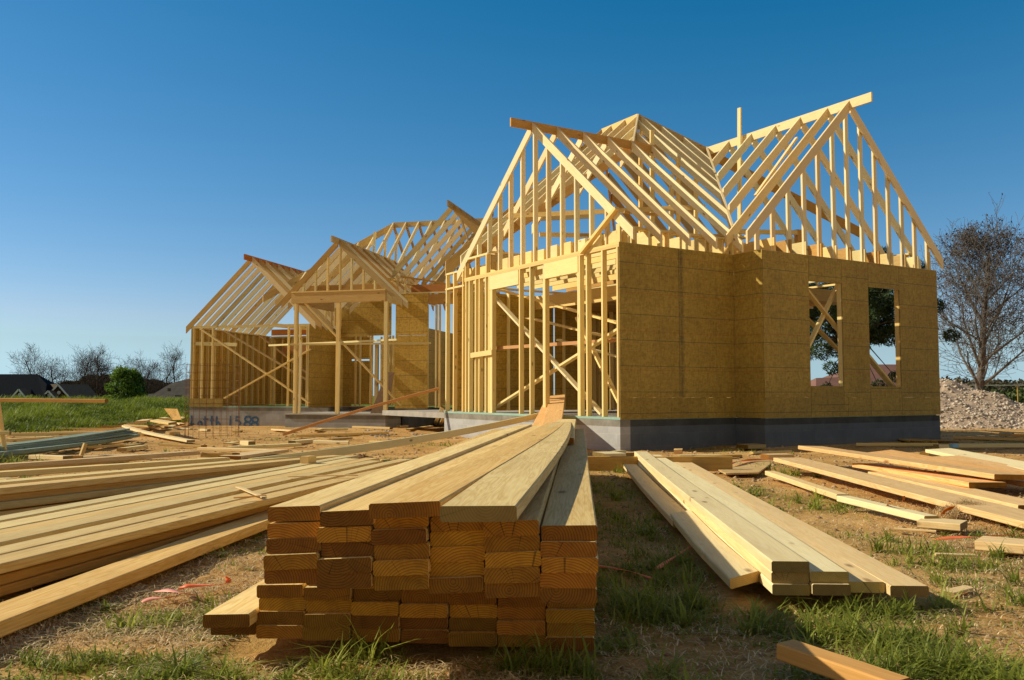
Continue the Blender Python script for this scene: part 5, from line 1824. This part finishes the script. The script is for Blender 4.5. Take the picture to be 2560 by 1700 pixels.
# green bank on the left
NB = 150000
ys = 19.5 + 24 * rng.random(NB) ** 1.2
xs = -8.6 - rng.random(NB) * (ys * .62 - 3.0)
keep = rng.random(NB) < bank_field(xs, ys)
xs, ys = xs[keep], ys[keep]
cl_ = fbm(xs * .8, ys * .8)
hh = (.10 + .30 * npsm(.4, .75, cl_)) * (.5 + .8 * rng.random(len(xs)))
tint = np.clip(.35 + 1.3 * (cl_ - .5) + .5 * (rng.random(len(xs)) - .35), 0, 1)
BM = blade_mat('bank_grass', (.055, .10, .006), (.36, .42, .045), .4)
blades(xs, ys, hh, .016 + .02 * rng.random(len(xs)), .3 + .8 * rng.random(len(xs)), tint, 'bank_grass', BM, 'long bright green grass covering the bank on the left')
# clods and pebbles
NP = 16000
ys = 1.6 * (24 / 1.6) ** (rng.random(NP))
xs = (rng.random(NP) * 2 - 1) * (ys * .6)
keep = (rng.random(NP) < .25 + .75 * npsm(5, 9, ys)) & ~under_lumber(xs, ys) & (bank_field(xs, ys) < .3)
xs, ys = xs[keep], ys[keep]
ico = [(0, 0, 1), (1, 0, .1), (.3, .95, 0), (-.8, .6, .1), (-.8, -.6, 0), (.3, -.95, .1), (0, 0, -1)]
icf = [(0, 1, 2), (0, 2, 3), (0, 3, 4), (0, 4, 5), (0, 5, 1), (6, 2, 1), (6, 3, 2), (6, 4, 3), (6, 5, 4), (6, 1, 5)]


def stones(x, y, z, r, name, mat, label, parent=None, kind='stuff', tint=None):
    n = len(x)
    base = np.array(ico)[None] * (r[:, None, None] * (.6 + .8 * rng.random((n, 7, 1)))) * np.array([1, 1, .7])
    a = rng.random(n) * 6.28
    ca, sa = np.cos(a)[:, None], np.sin(a)[:, None]
    V = np.stack([base[..., 0] * ca - base[..., 1] * sa + x[:, None], base[..., 0] * sa + base[..., 1] * ca + y[:, None], base[..., 2] + z[:, None]], -1)
    Fq = (np.arange(n) * 7)[:, None, None] + np.array(icf)[None]
    t_ = rng.random(n) if tint is None else tint
    tt = np.repeat(np.stack([t_, t_, t_, np.ones(n)], -1), 7, axis=0)
    return quad_mesh(name, V.reshape(-1, 3), Fq.reshape(-1, 3), mat, parent, label=label, kind=kind, attr=tt)


def tint_mat(name, lo, hi, rough=.95):
    m, nt, b = mat_new(name)
    at = N(nt, "ShaderNodeAttribute")
    at.attribute_name = 'tint'
    sp = N(nt, "ShaderNodeSeparateColor")
    nt.links.new(at.outputs["Color"], sp.inputs[0])
    rp = ramp(nt, [(0, lo), (1, hi)])
    nt.links.new(sp.outputs[0], rp.inputs[0])
    nt.links.new(rp.outputs[0], b.inputs["Base Color"])
    b.inputs["Roughness"].default_value = rough
    return m


stones(xs, ys, surf(xs, ys), .006 + .022 * rng.random(len(xs)) ** 3 * npsm(2, 9, ys) + .004, 'clods', tint_mat('clod', (.24, .14, .065), (.50, .36, .20)), 'loose clods and pebbles on the bare dirt')
nr_ = 1400
xr_, yr_ = -3.6 + 3.4 * rng.random(nr_), 16.6 + 4.6 * rng.random(nr_)
kr_ = (fbm(xr_ * 1.3, yr_ * 1.3) > .5) & ~under_lumber(xr_, yr_)
xr_, yr_ = xr_[kr_], yr_[kr_]
stones(xr_, yr_, surf(xr_, yr_), .012 + .035 * rng.random(len(xr_)) ** 2, 'rubble', tint_mat('rubble_stone', (.20, .16, .12), (.52, .47, .40)), 'grey rubble and mortar crumbs strewn between the porch and the garage')
# single clod of earth with roots beside the right planks, and one beside the left pile
for (px, py, r, nm, lab, mt) in ((2415, 1285, .12, 'hay_clump', 'brown clump of earth and dry grass beside the long plank on the right', SM), (908, 1152, .13, 'dirt_clod', 'brown clod of earth at the far end of the left pile', None)):
    p = GG(px, py)
    V, Fq = [], []
    for i in range(9):
        for j in range(14):
            th, ph = (i / 8) * 1.57, j / 14 * 6.283
            k = r * (.75 + .5 * mnoise.noise(Vector((math.cos(ph) * 2, math.sin(ph) * 2, th * 2 + px))) + .25 * mnoise.noise(Vector((math.cos(ph) * 7, math.sin(ph) * 7, th * 7))))
            V.append((k * 1.4 * math.cos(ph) * math.cos(th), k * math.sin(ph) * math.cos(th), k * .75 * math.sin(th) - .015))
    for i in range(8):
        for j in range(14):
            Fq.append((i * 14 + j, i * 14 + (j + 1) % 14, (i + 1) * 14 + (j + 1) % 14, (i + 1) * 14 + j))
    o = quad_mesh(nm, V, Fq, plain('clod_' + nm, (.22, .13, .06), .95, .5, 25, bump=.8), None, (p.x, p.y, gz(p.x, p.y)), lab, 'clod')
    if mt:
        n = 900
        ax, ay = p.x + rng.normal(0, .10, n), p.y + rng.normal(0, .08, n)
        rr = np.hypot((ax - p.x) / 1.4, ay - p.y)
        g = blades(ax, ay, .03 + .05 * rng.random(n), np.full(n, .003), .5 + rng.random(n), rng.random(n) * .6, 'dry_roots', SM)
        g.data.transform(Matrix.Translation((0, 0, .02)))
        co = np.empty(len(g.data.vertices) * 3, np.float32)
        g.data.vertices.foreach_get('co', co)
        co = co.reshape(-1, 3)
        lift = np.clip(.07 - .5 * np.hypot((co[:, 0] - p.x) / 1.4, co[:, 1] - p.y), 0, .08)
        co[:, 2] += lift
        g.data.vertices.foreach_set('co', co.ravel())
        g.parent = o
        g.matrix_parent_inverse = WM[o.name].inverted()

# ================================================================== GRAVEL HEAP
gcx, gcy = 12.1, 24.8


def heap(x, y):
    dx, dy = (x - gcx), (y - gcy)
    r = np.hypot(dx / 1.05, dy / .95)
    h = 1.55 * np.clip(1 - r / 3.0, 0, 1) ** 1.05
    h2 = .70 * np.clip(1 - np.hypot((x - gcx - 1.6) / 3.0, (y - gcy + .8) / 2.4), 0, 1)
    h = np.maximum(h, h2)
    n = fbm(x * .9 + 3, y * .9 + 3)
    return h * (.72 + .6 * n) + (h > .02) * .10 * (fbm(x * 4, y * 4) - .5)


hx, hy = np.linspace(gcx - 5, gcx + 6, 150), np.linspace(gcy - 5, gcy + 5, 130)
HX, HY = np.meshgrid(hx, hy)
HZ = heap(HX, HY) + np_gz(HX, HY) - .06
hi = np.arange(HX.size).reshape(HX.shape)
HF = np.stack([hi[:-1, :-1], hi[:-1, 1:], hi[1:, 1:], hi[1:, :-1]], -1).reshape(-1, 4)
gp = empty('gravel_heap', (gcx, gcy, -.1), 'pale heap of gravel and earth behind the right end of the house', 'gravel heap')
quad_mesh('mound', np.stack([HX - gcx, HY - gcy, HZ + .1], -1).reshape(-1, 3), HF, plain('gravel_earth', (.44, .33, .23), .95, .35, 9, bump=.8), gp, (gcx, gcy, -.1), smooth=True)
ns = 15000
sx, sy = gcx + (rng.random(ns) * 2 - 1) * 4.2 + .6, gcy + (rng.random(ns) * 2 - 1) * 4.6
hz_ = heap(sx, sy)
kp = (hz_ > .05) & (rng.random(ns) < np.where(hz_ > 1.0, .5, 1.0))
sx, sy = sx[kp], sy[kp]
so_ = stones(sx, sy, heap(sx, sy) + np_gz(sx, sy) - .06, .018 + .05 * rng.random(len(sx)) ** 2.2, 'stones', tint_mat('gravel_stone', (.34, .27, .20), (.66, .57, .46)), None, gp)

# ================================================================== TREES
def grow(base, height, spread, levels, seed, trunk_r, kids=(4, 7), up=.5, first=.28, wob=.12, min_r=.004, lenf=(.55, .8), trunk_kids=0, rfac=(.45, .65)):
    rd = random.Random(seed)
    trunk, twig, tips = [], [], []

    def limb(p, d, L, r, lv):
        n = 6 if lv == 0 else 4 if lv < 3 else 3
        seg = L / n
        q = p.copy()
        pts = [(q.copy(), r)]
        for i in range(n):
            d2 = (d + Vector((rd.gauss(0, wob), rd.gauss(0, wob), rd.gauss(.03 * up * 2, wob * .6)))).normalized()
            q2 = q + d2 * seg
            r2 = max(min_r, r * (1 - (i + 1) / n * (.62 if lv == 0 else .7)))
            (trunk if lv < 2 else twig).append((q.copy(), q2.copy(), pts[-1][1], r2))
            pts.append((q2.copy(), r2))
            q, d = q2, d2
        if lv >= levels:
            tips.append(q.copy())
            return
        k = rd.randint(*kids)
        if lv == 0:
            k = trunk_kids or int(k * 2.2)
        for j in range(k):
            s = first + (1 - first) * ((j + rd.random() * .8) / k) ** 1.2 if lv == 0 else .2 + .8 * (j + rd.random()) / k
            i = min(n - 1, int(s * n))
            a, b_ = pts[i], pts[min(n, i + 1)]
            f = s * n - i
            o = a[0].lerp(b_[0], min(1, f))
            rr = a[1] * (1 - f) + b_[1] * f
            az = j * 2.4 + rd.random() * 1.2
            ax = (b_[0] - a[0]).normalized()
            s1 = ax.orthogonal().normalized()
            s2 = ax.cross(s1)
            side = s1 * math.cos(az) + s2 * math.sin(az)
            el = rd.uniform(.45, .95)
            dd = (side * el + ax * (1 - el * .55) + ZZ * up * .35).normalized()
            ll = L * rd.uniform(*lenf) * (1.0 if lv else (spread * (.5 + .6 * math.sin(3.14 * min(1, .15 + s * .85))) * (1 - .3 * s)))
            limb(o, dd, ll, max(min_r, rr * rd.uniform(*rfac)), lv + 1)

    limb(Vector(base), Vector((rd.gauss(0, .03), rd.gauss(0, .03), 1)), height, trunk_r, 0)
    return trunk, twig, tips


def bare_tree(name, base, height, spread, levels, seed, tr, label, group=None, buds=0, bark=None, budmat=None, twigmat=None, budsize=.05, **kw):
    trunk, twig, tips = grow((0, 0, 0), height, spread, levels, seed, tr, **kw)
    root = empty(name, base, label, 'tree', group)
    quad_mesh('trunk', *tubes(trunk, 7), bark, root, base, smooth=True)
    V, Fq = tubes(twig, 3)
    quad_mesh('crown', V, Fq, twigmat or bark, root, base)
    if buds:
        rd = random.Random(seed + 5)
        pts = []
        allp = tips + [s[1] for s in twig[::2]]
        while len(pts) < buds:
            p = rd.choice(allp)
            pts.append((p.x + rd.gauss(0, budsize), p.y + rd.gauss(0, budsize), p.z + rd.gauss(0, budsize)))
        leafcloud('buds', np.array(pts), budsize, budmat, root, base, seed, kind='stuff')
    return root


def leafcloud(name, P, size, mat, parent, base, seed, flat=.0, kind=None, shade=None, aspect=.6):
    r = np.random.default_rng(seed)
    n = len(P)
    a = r.normal(size=(n, 3))
    a /= np.linalg.norm(a, axis=1, keepdims=True)
    b_ = np.cross(a, r.normal(size=(n, 3)))
    b_ /= np.linalg.norm(b_, axis=1, keepdims=True)
    s = size * (.6 + .8 * r.random((n, 1)))
    V = np.stack([P - a * s - b_ * s * aspect * .2, P - b_ * s * aspect, P + a * s, P + b_ * s * aspect], 1)
    Fq = np.arange(n * 4).reshape(n, 4)
    t_ = r.random(n) if shade is None else np.clip(shade + .35 * (r.random(n) - .5), 0, 1)
    tt = np.repeat(np.stack([t_, t_, t_, np.ones(n)], -1), 4, axis=0)
    return quad_mesh(name, V.reshape(-1, 3), Fq, mat, parent, base, kind=kind, attr=tt)


bark = plain('grey_bark', (.13, .108, .09), .95, .35, 14, bump=.6)
twigm = plain('twig_bark', (.135, .12, .105), .9, .2, 10)
darkb = plain('dark_bark', (.055, .04, .03), .95, .3, 12)
hazeb = plain('distant_twigs', (.075, .052, .04), .95, .2, 6)
budm = tint_mat('dark_buds', (.03, .025, .022), (.10, .07, .055))
px_base = AT(2450, 1000, 40)
bare_tree('bare_tree', (px_base.x, px_base.y, gz(px_base.x, px_base.y) - .1), 7.45, .84, 4, 21, .20, 'big bare tree with small dark buds behind the gravel heap on the right', None, 4200, bark, budm, twigm, .05, kids=(5, 7), up=.40, first=.13, min_r=.008, wob=.12, lenf=(.48, .66), trunk_kids=25, rfac=(.34, .5))
# bare trees in the left distance
lefts = [(110, 893, 170, 5, 'bare tree with a spreading crown, leftmost of the row behind the houses'),
         (150, 912, 175, 6, 'thin bare tree just right of the leftmost one behind the houses'),
         (182, 897, 172, 8, 'bare tree above the right gable of the dark roofed house'),
         (215, 905, 176, 9, 'low bare tree left of the tall one behind the houses'),
         (245, 888, 170, 11, 'tall bare tree left of the round green tree'),
         (268, 918, 176, 12, 'small bare tree close to the left side of the round green tree'),
         (352, 917, 176, 13, 'bare tree just right of the round green tree'),
         (380, 919, 172, 14, 'bushy bare tree between the round green tree and the grey roof'),
         (412, 922, 178, 16, 'low bare tree over the ridge of the grey roof'),
         (447, 886, 170, 17, 'tall bare tree right of the grey roof, next to the far wing')]
for i, (px, py, yd, seed, lab) in enumerate(lefts):
    top = AT(px, py, yd)
    zb = -4.6
    hgt = top.z - zb
    bare_tree('bare_tree', (top.x, yd, zb), hgt, .52, 4, seed, .20, lab, 'bare trees behind the houses on the left', 0, darkb, None, hazeb, kids=(4, 5), up=.5, first=.25, min_r=.014, wob=.14)
# undergrowth below them
leafm = blade_mat('green_leaves', (.018, .05, .005), (.21, .33, .04), .35)
thick = tint_mat('thicket', (.035, .022, .014), (.12, .075, .045))
for k, (pa, pb, top, mt, lab, nm) in enumerate(((140, 275, 938, thick, 'brown leafless thicket below the bare trees, left of the green tree', 'thicket'), (335, 480, 942, thick, 'brown leafless thicket below the bare trees, right of the green tree', 'thicket'), (60, 150, 950, thick, 'brown leafless thicket behind the dark roofed house', 'thicket'))):
    A, B = AT(pa, top, 182), AT(pb, top, 182)
    n = 22000
    x = A.x + (B.x - A.x) * rng.random(n)
    hz2 = (A.z + 4.6) * (.72 + .45 * fbm(x * .25, x * 0))
    P = np.stack([x, 182 + 5 * rng.random(n), -4.6 + hz2 * rng.random(n) ** .7], -1)
    o = leafcloud(nm, P - np.array([A.x, 182, -4.6]), .42, mt, None, (A.x, 182, -4.6), 40 + k, aspect=.25)
    tag(o, lab, 'thicket', None, 'stuff')


def crown_points(n, blobs, seed, shell=.55):
    r = np.random.default_rng(seed)
    P, S = [], []
    w = np.array([b[3] ** 2 for b in blobs])
    ch = r.choice(len(blobs), n, p=w / w.sum())
    d = r.normal(size=(n, 3))
    d /= np.linalg.norm(d, axis=1, keepdims=True)
    rad = shell + (1 - shell) * r.random(n) ** .6
    B = np.array(blobs)
    P = B[ch, :3] + d * (B[ch, 3] * rad)[:, None] * np.array([1, 1, .85])
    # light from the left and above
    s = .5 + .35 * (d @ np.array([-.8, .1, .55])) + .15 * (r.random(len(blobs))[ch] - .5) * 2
    return P, s


def leafy_tree(name, base, blobs, n, size, mat, label, trunk_h, tr, seed, barkm, group=None, aspect=.6, shell=.45):
    root = empty(name, base, label, 'tree', group)
    segs = [(Vector((0, 0, -.2)), Vector((.05, 0, trunk_h)), tr, tr * .6)]
    rd = random.Random(seed)
    for b_ in blobs:
        st = Vector((.05, 0, trunk_h * rd.uniform(.5, 1)))
        e = Vector(b_[:3])
        mid = st.lerp(e, .5) + Vector((rd.gauss(0, .1), rd.gauss(0, .1), .1))
        segs += [(st, mid, tr * .32, tr * .22), (mid, e, tr * .22, tr * .1)]
    quad_mesh('trunk', *tubes(segs, 6), barkm, root, base, smooth=True)
    P, s = crown_points(n, blobs, seed, shell)
    leafcloud('crown', P, size, mat, root, base, seed, shade=s, aspect=aspect)
    return root


# round green tree on the left
gb = AT(311, 1010, 85)
rd = random.Random(3)
zg0 = -2.2
hg = AT(311, 914, 85).z - zg0
blobs = []
for i in range(60):
    t_ = rd.random()
    zc_ = zg0 + hg * (.12 + .80 * t_)
    rw = 1.75 * math.sin(min(1, .25 + t_ * .78) * 3.05) ** .6
    a_ = rd.random() * 6.28
    q_ = rd.random() ** .5
    blobs.append((rw * q_ * math.cos(a_), rw * q_ * math.sin(a_), zc_ - zg0, .45 + .55 * rd.random()))
for i in range(26):
    t_ = rd.random()
    a_ = rd.random() * 6.28
    rw = 2.0 * math.sin(min(1, .25 + t_ * .78) * 3.05) ** .6
    blobs.append((rw * math.cos(a_), rw * math.sin(a_), hg * (.10 + .88 * t_), .16 + .16 * rd.random()))
leafy_tree('green_tree', (gb.x, 85, zg0), blobs, 17000, .10, leafm, 'rounded dense green tree standing on the bank between the houses', 1.2, .14, 4, darkb, shell=.15)
bl2 = [(rd.uniform(-1.2, 1.2), rd.uniform(-.5, .5), rd.uniform(.1, 1.2), .4) for _ in range(12)]
gb2 = AT(262, 1000, 88)
leafy_tree('bush', (gb2.x, 88, gb2.z - 1.3), bl2, 1800, .10, blade_mat('yellow_green_leaves', (.06, .08, .012), (.24, .28, .06), .3), 'low yellow green bush at the left foot of the round green tree', .4, .05, 6, darkb)['category'] = 'bush'
gb3 = AT(14, 1022, 60)
bl3 = [(rd.uniform(-.9, .6), rd.uniform(-.4, .4), rd.uniform(.0, .35), .3) for _ in range(10)]
leafy_tree('shrub', (gb3.x, 60, gb3.z - .35), bl3, 1500, .07, leafm, 'dark clipped shrub before the dark roofed house at the left edge', .2, .04, 8, darkb)['category'] = 'shrub'

# pine behind the house, seen through the window openings
pineleaf = blade_mat('pine_needles', (.008, .022, .006), (.05, .085, .02), .15)
pb = AT(2150, 985, 33)
rd = random.Random(12)
zp0 = -.3
blobs = []
for i in range(120):
    a_ = rd.random() * 6.28
    z_ = rd.uniform(2.6, 6.3)
    rr_ = rd.uniform(.3, 3.4) * (1 - .5 * max(0, (z_ - 3.4) / 3.4))
    if z_ < 2.3 and rd.random() < .75:
        z_ += 1.6
    blobs.append((rr_ * math.cos(a_) - .1, rr_ * math.sin(a_), z_, rd.uniform(.22, .50)))
for (bx_, bz_, br_) in ((-.4, 1.0, .2), (.3, 1.35, .3), (-.7, 1.5, .3), (-1.4, 2.0, .3), (-.9, 1.8, .25), (-1.6, 1.3, .22), (.9, 1.7, .25), (3.0, 3.2, .3)):
    blobs.append((bx_, -1.0, bz_, br_))
leafy_tree('pine_tree', (pb.x, 33, zp0), blobs, 46000, .11, pineleaf, 'dark pine behind the house, seen through its two window openings', 5.2, .10, 12, darkb, aspect=.14)

# hedge and far woods on the right
fw = tint_mat('far_wood', (.05, .05, .03), (.13, .115, .075))
n = 26000
ang = rng.random(n)
x = 30 + 190 * ang
yy_ = 215 + 20 * rng.random(n)
top = 2.2 + 3.4 * fbm(x * .09, x * 0 + 3) + 1.6 * fbm(x * .6, x * 0)
P = np.stack([x, yy_, -1.0 + (top + .8) * rng.random(n) ** .75], -1)
tag(leafcloud('far_woods', P, .55, fw, None, (0, 0, 0), 61, aspect=.5), 'distant low woods along the horizon on the right', 'woods', None, 'stuff')
n = 9000
x = 46 + 34 * rng.random(n)
yy_ = 84 + 6 * rng.random(n)
top = .9 + 2.0 * fbm(x * .35, x * 0 + 8)
P = np.stack([x, yy_, -.7 + top * rng.random(n) ** .8], -1)
tag(leafcloud('hedge', P, .20, blade_mat('hedge_leaves', (.03, .05, .01), (.13, .16, .04), .2), None, (0, 0, 0), 62), 'green brown hedge behind the bare tree at the right edge', 'hedge', None, 'stuff')

# fence with a single rail behind the tree
f0 = AT(2425, 963, 60)
fe = empty('rail_fence', (f0.x, 60, gz(f0.x, 60)), 'thin pale cable fence running behind the bare tree on the right', 'fence')
beam('cable', f0, AT(2900, 962, 60), .05, .05, 'white', fe)
for i in range(5):
    p = f0.lerp(AT(2900, 962, 60), i / 4)
    beam('post', Vector((p.x, p.y, gz(p.x, p.y) - .2)), p, .06, .06, 'old', fe)

# ================================================================== NEIGHBOURING HOUSES
rf_dark = plain('dark_shingles', (.010, .012, .016), .9, .2, 3, spec=.02)
rf_brown = plain('brown_shingles', (.12, .095, .07), .9, .2, 3, spec=.02)
rf_grey = plain('grey_shingles', (.085, .077, .066), .9, .2, 2, spec=.02)
rf_pink = plain('reddish_shingles', (.21, .115, .095), .9, .12, 2, spec=.02)
brick = plain('brown_brick', (.07, .036, .026), .9, .3, 8, spec=.02)
wh = plain('white_trim', (.62, .66, .66), .6, .05, 3)
glass = plain('window_glass', (.16, .22, .27), .15, .2, 2)


def poly(name, pts, faces, mat, parent):
    return link(name, mesh_from(name, pts, faces, [mat]), parent, Matrix.Identity(4))


def bx_part(name, x0, x1, y0, y1, z0, z1, mat, parent):
    v = [(x0, y0, z0), (x1, y0, z0), (x1, y1, z0), (x0, y1, z0), (x0, y0, z1), (x1, y0, z1), (x1, y1, z1), (x0, y1, z1)]
    return poly(name, v, BOXF, mat, parent)


YD = 130.0


def P_(px, py, y=YD):
    return AT(px, py, y)


def gable_front(parent, cx, half, z0, rise, y, depth, wallm, roofm, vent=True):
    """small gable facing the camera with white rake boards and a round vent"""
    ax = (cx, y, z0 + rise)
    poly('gable_wall', [(cx - half, y, z0), (cx + half, y, z0), ax], [(0, 1, 2)], wallm, parent)
    ov = .25
    for s in (-1, 1):
        poly('roof', [(cx + s * (half + ov), y - .3, z0 - ov * rise / half + .12), (cx, y - .3, z0 + rise + .12), (cx, y + depth, z0 + rise + .12), (cx + s * (half + ov), y + depth, z0 - ov * rise / half + .12)], [(0, 1, 2, 3)] if s > 0 else [(3, 2, 1, 0)], roofm, parent)
        a, b_ = Vector((cx + s * (half + ov), y - .36, z0 - ov * rise / half + .02)), Vector((cx, y - .36, z0 + rise + .02))
        beam('rake_board', a, b_, .08, .22, wh, parent)
        a2 = Vector((cx + s * (half + .1), y - .34, z0 - .05))
        beam('eave_return', a2, a2 - Vector((s * .9, 0, 0)), .1, .16, wh, parent)
    if vent:
        vs = [(cx + .28 * math.cos(i / 12 * 6.283), y - .06, z0 + rise * .42 + .28 * math.sin(i / 12 * 6.283)) for i in range(12)]
        poly('round_vent', vs, [tuple(range(12))], wh, parent)


hL = empty('brick_house', (P_(20, 1000).x, YD, -3.2), 'dark roofed brick house with small white trimmed gables at the left edge', 'house')
xl, xr = P_(-420, 1000).x, P_(112, 1000).x
ze = P_(0, 998).z
zr = P_(0, 933).z
bx_part('wall', xl, xr - .3, YD + .4, YD + 12, -3.6, ze, brick, hL)
xr0 = P_(38, 933).x
poly('roof', [(xl - 1, YD, ze), (xr, YD, ze), (P_(88, 960).x, YD + 3.2, P_(88, 960, YD + 3.2).z), (xr0, YD + 6, zr), (xl - 1, YD + 6, zr), (xr, YD + 12, ze), (xl - 1, YD + 12, ze)], [(0, 1, 2, 3, 4), (1, 5, 3, 2), (4, 3, 5, 6)], rf_dark, hL)
bx_part('eave', xl - 1, xr, YD - .1, YD + .0, ze - .14, ze + .02, wh, hL)
gable_front(hL, P_(55, 995).x, (P_(74, 995).x - P_(36, 995).x) / 2, P_(55, 996).z, P_(55, 974).z - P_(55, 996).z, YD - .6, 5, brick, rf_brown)
for px in (8, 51, 62):
    a = P_(px, 1012, YD + .3)
    wn_ = bx_part('window', a.x - .5, a.x + .5, YD + .25, YD + .38, a.z - .8, a.z + .45, glass, hL)
    bx_part('jamb', a.x - .6, a.x - .505, YD + .2, YD + .36, a.z - .85, a.z + .5, wh, wn_)
    bx_part('jamb', a.x + .505, a.x + .6, YD + .2, YD + .36, a.z - .85, a.z + .5, wh, wn_)
hM = empty('brick_house', (P_(140, 1000).x, YD + 8, -3.2), 'brick house with a brown roof and two nested white trimmed gables by the bare trees', 'house')
Y2 = YD + 3
xa, xb = P_(104, 998, Y2).x, P_(178, 998, Y2).x
bx_part('wall', xa, xb, Y2 + .4, Y2 + 11, -3.6, P_(0, 997, Y2).z, brick, hM)
poly('roof', [(P_(111, 998, Y2).x, Y2 + .2, P_(0, 998, Y2).z), (P_(148, 961, Y2).x, Y2 + .2, P_(0, 960, Y2).z), (P_(148, 961, Y2).x, Y2 + 12, P_(0, 960, Y2).z), (P_(88, 961, Y2).x, Y2 + 3, P_(0, 960, Y2).z), (P_(88, 998, Y2).x, Y2 + .3, P_(0, 998, Y2).z)], [(0, 1, 3, 4), (1, 2, 3)], rf_brown, hM)
gable_front(hM, P_(147, 995, Y2).x, (P_(178, 995, Y2).x - P_(116, 995, Y2).x) / 2, P_(0, 996, Y2).z, P_(0, 962, Y2).z - P_(0, 996, Y2).z, Y2, 9, brick, rf_brown)
gable_front(hM, P_(136, 995, Y2).x, (P_(153, 995, Y2).x - P_(119, 995, Y2).x) / 2, P_(0, 996, Y2).z, P_(0, 978, Y2).z - P_(0, 996, Y2).z, Y2 - 1.5, 4, brick, rf_brown)
for px in (120, 135):
    a = P_(px, 1012, Y2)
    bx_part('window', a.x - .8, a.x + .8, Y2 + .25, Y2 + .38, a.z - .8, a.z + .5, glass, hM)
Y3 = 100.0
hG = empty('grey_roof_house', (P_(420, 1000, Y3).x, Y3, -3.0), 'low house with a broad grey hipped roof left of the far wing', 'house')


def Pg(px, py, y=Y3):
    return AT(px, py, y)


e0 = Pg(332, 1009)
poly('roof', [e0, Pg(600, 1009), AT(600, 930, Y3 + 9), AT(470, 947, Y3 + 7), AT(430, 957, Y3 + 6), AT(385, 984, Y3 + 3), AT(362, 985, Y3 + 3), Vector((e0.x, Y3 + 14, e0.z))], [(0, 1, 2, 3, 4, 5, 6), (0, 6, 7), (6, 5, 7), (5, 4, 7), (4, 3, 7), (3, 2, 7)], rf_grey, hG)
bx_part('wall', e0.x + .5, Pg(600, 1000).x, Y3 + .4, Y3 + 13, -3.4, e0.z - .05, brick, hG)
bx_part('eave', e0.x, Pg(600, 1000).x, Y3 - .12, Y3 - .02, e0.z - .16, e0.z - .01, plain('grey_trim', (.10, .095, .085), .8), hG)
for (px, py) in ((424, 972), (392, 994)):
    a = Pg(px, py, Y3 + 2.5)
    bx_part('roof_vent', a.x - .12, a.x + .12, Y3 + 2.2, Y3 + 2.6, a.z - .3, a.z + .08, rf_brown, hG)
a = AT(442, 1008, 62)
ac = empty('air_conditioner', (a.x, 62, gz(a.x, 62)), 'pale blue grey air conditioning unit beside the grey roofed house', 'air conditioner')
acm = plain('unit_metal', (.20, .26, .28), .5, .15, 6)
bx_part('casing', a.x - .18, a.x + .18, 61.9, 62.3, a.z - .7, a.z + .18, acm, ac)
bx_part('fan_cap', a.x - .22, a.x + .22, 61.85, 62.35, a.z + .184, a.z + .27, wh, ac)
Y4 = 62.0
hP = empty('red_roof_house', (AT(2200, 980, Y4).x, Y4, -.6), 'low house with a reddish roof seen through the window openings', 'house')
l0, r0 = AT(2040, 985, Y4), AT(2330, 985, Y4)
rz = AT(2160, 911, Y4 + 4).z
poly('roof', [l0, r0, AT(2300, 911, Y4 + 4), AT(2140, 911, Y4 + 4), AT(2095, 943, Y4 + 2), AT(2040, 945, Y4 + 2), Vector((r0.x, Y4 + 8, r0.z)), Vector((l0.x, Y4 + 8, l0.z))], [(0, 1, 2, 3, 4, 5), (1, 6, 2), (2, 6, 7, 3), (3, 7, 4), (4, 7, 5), (5, 7, 0)], rf_pink, hP)
bx_part('wall', l0.x + .3, r0.x - .3, Y4 + .4, Y4 + 7.6, -1.0, l0.z - .02, brick, hP)

# small pale cloud low on the left: a thin wisp built as sky haze is left to the sky; nothing solid there
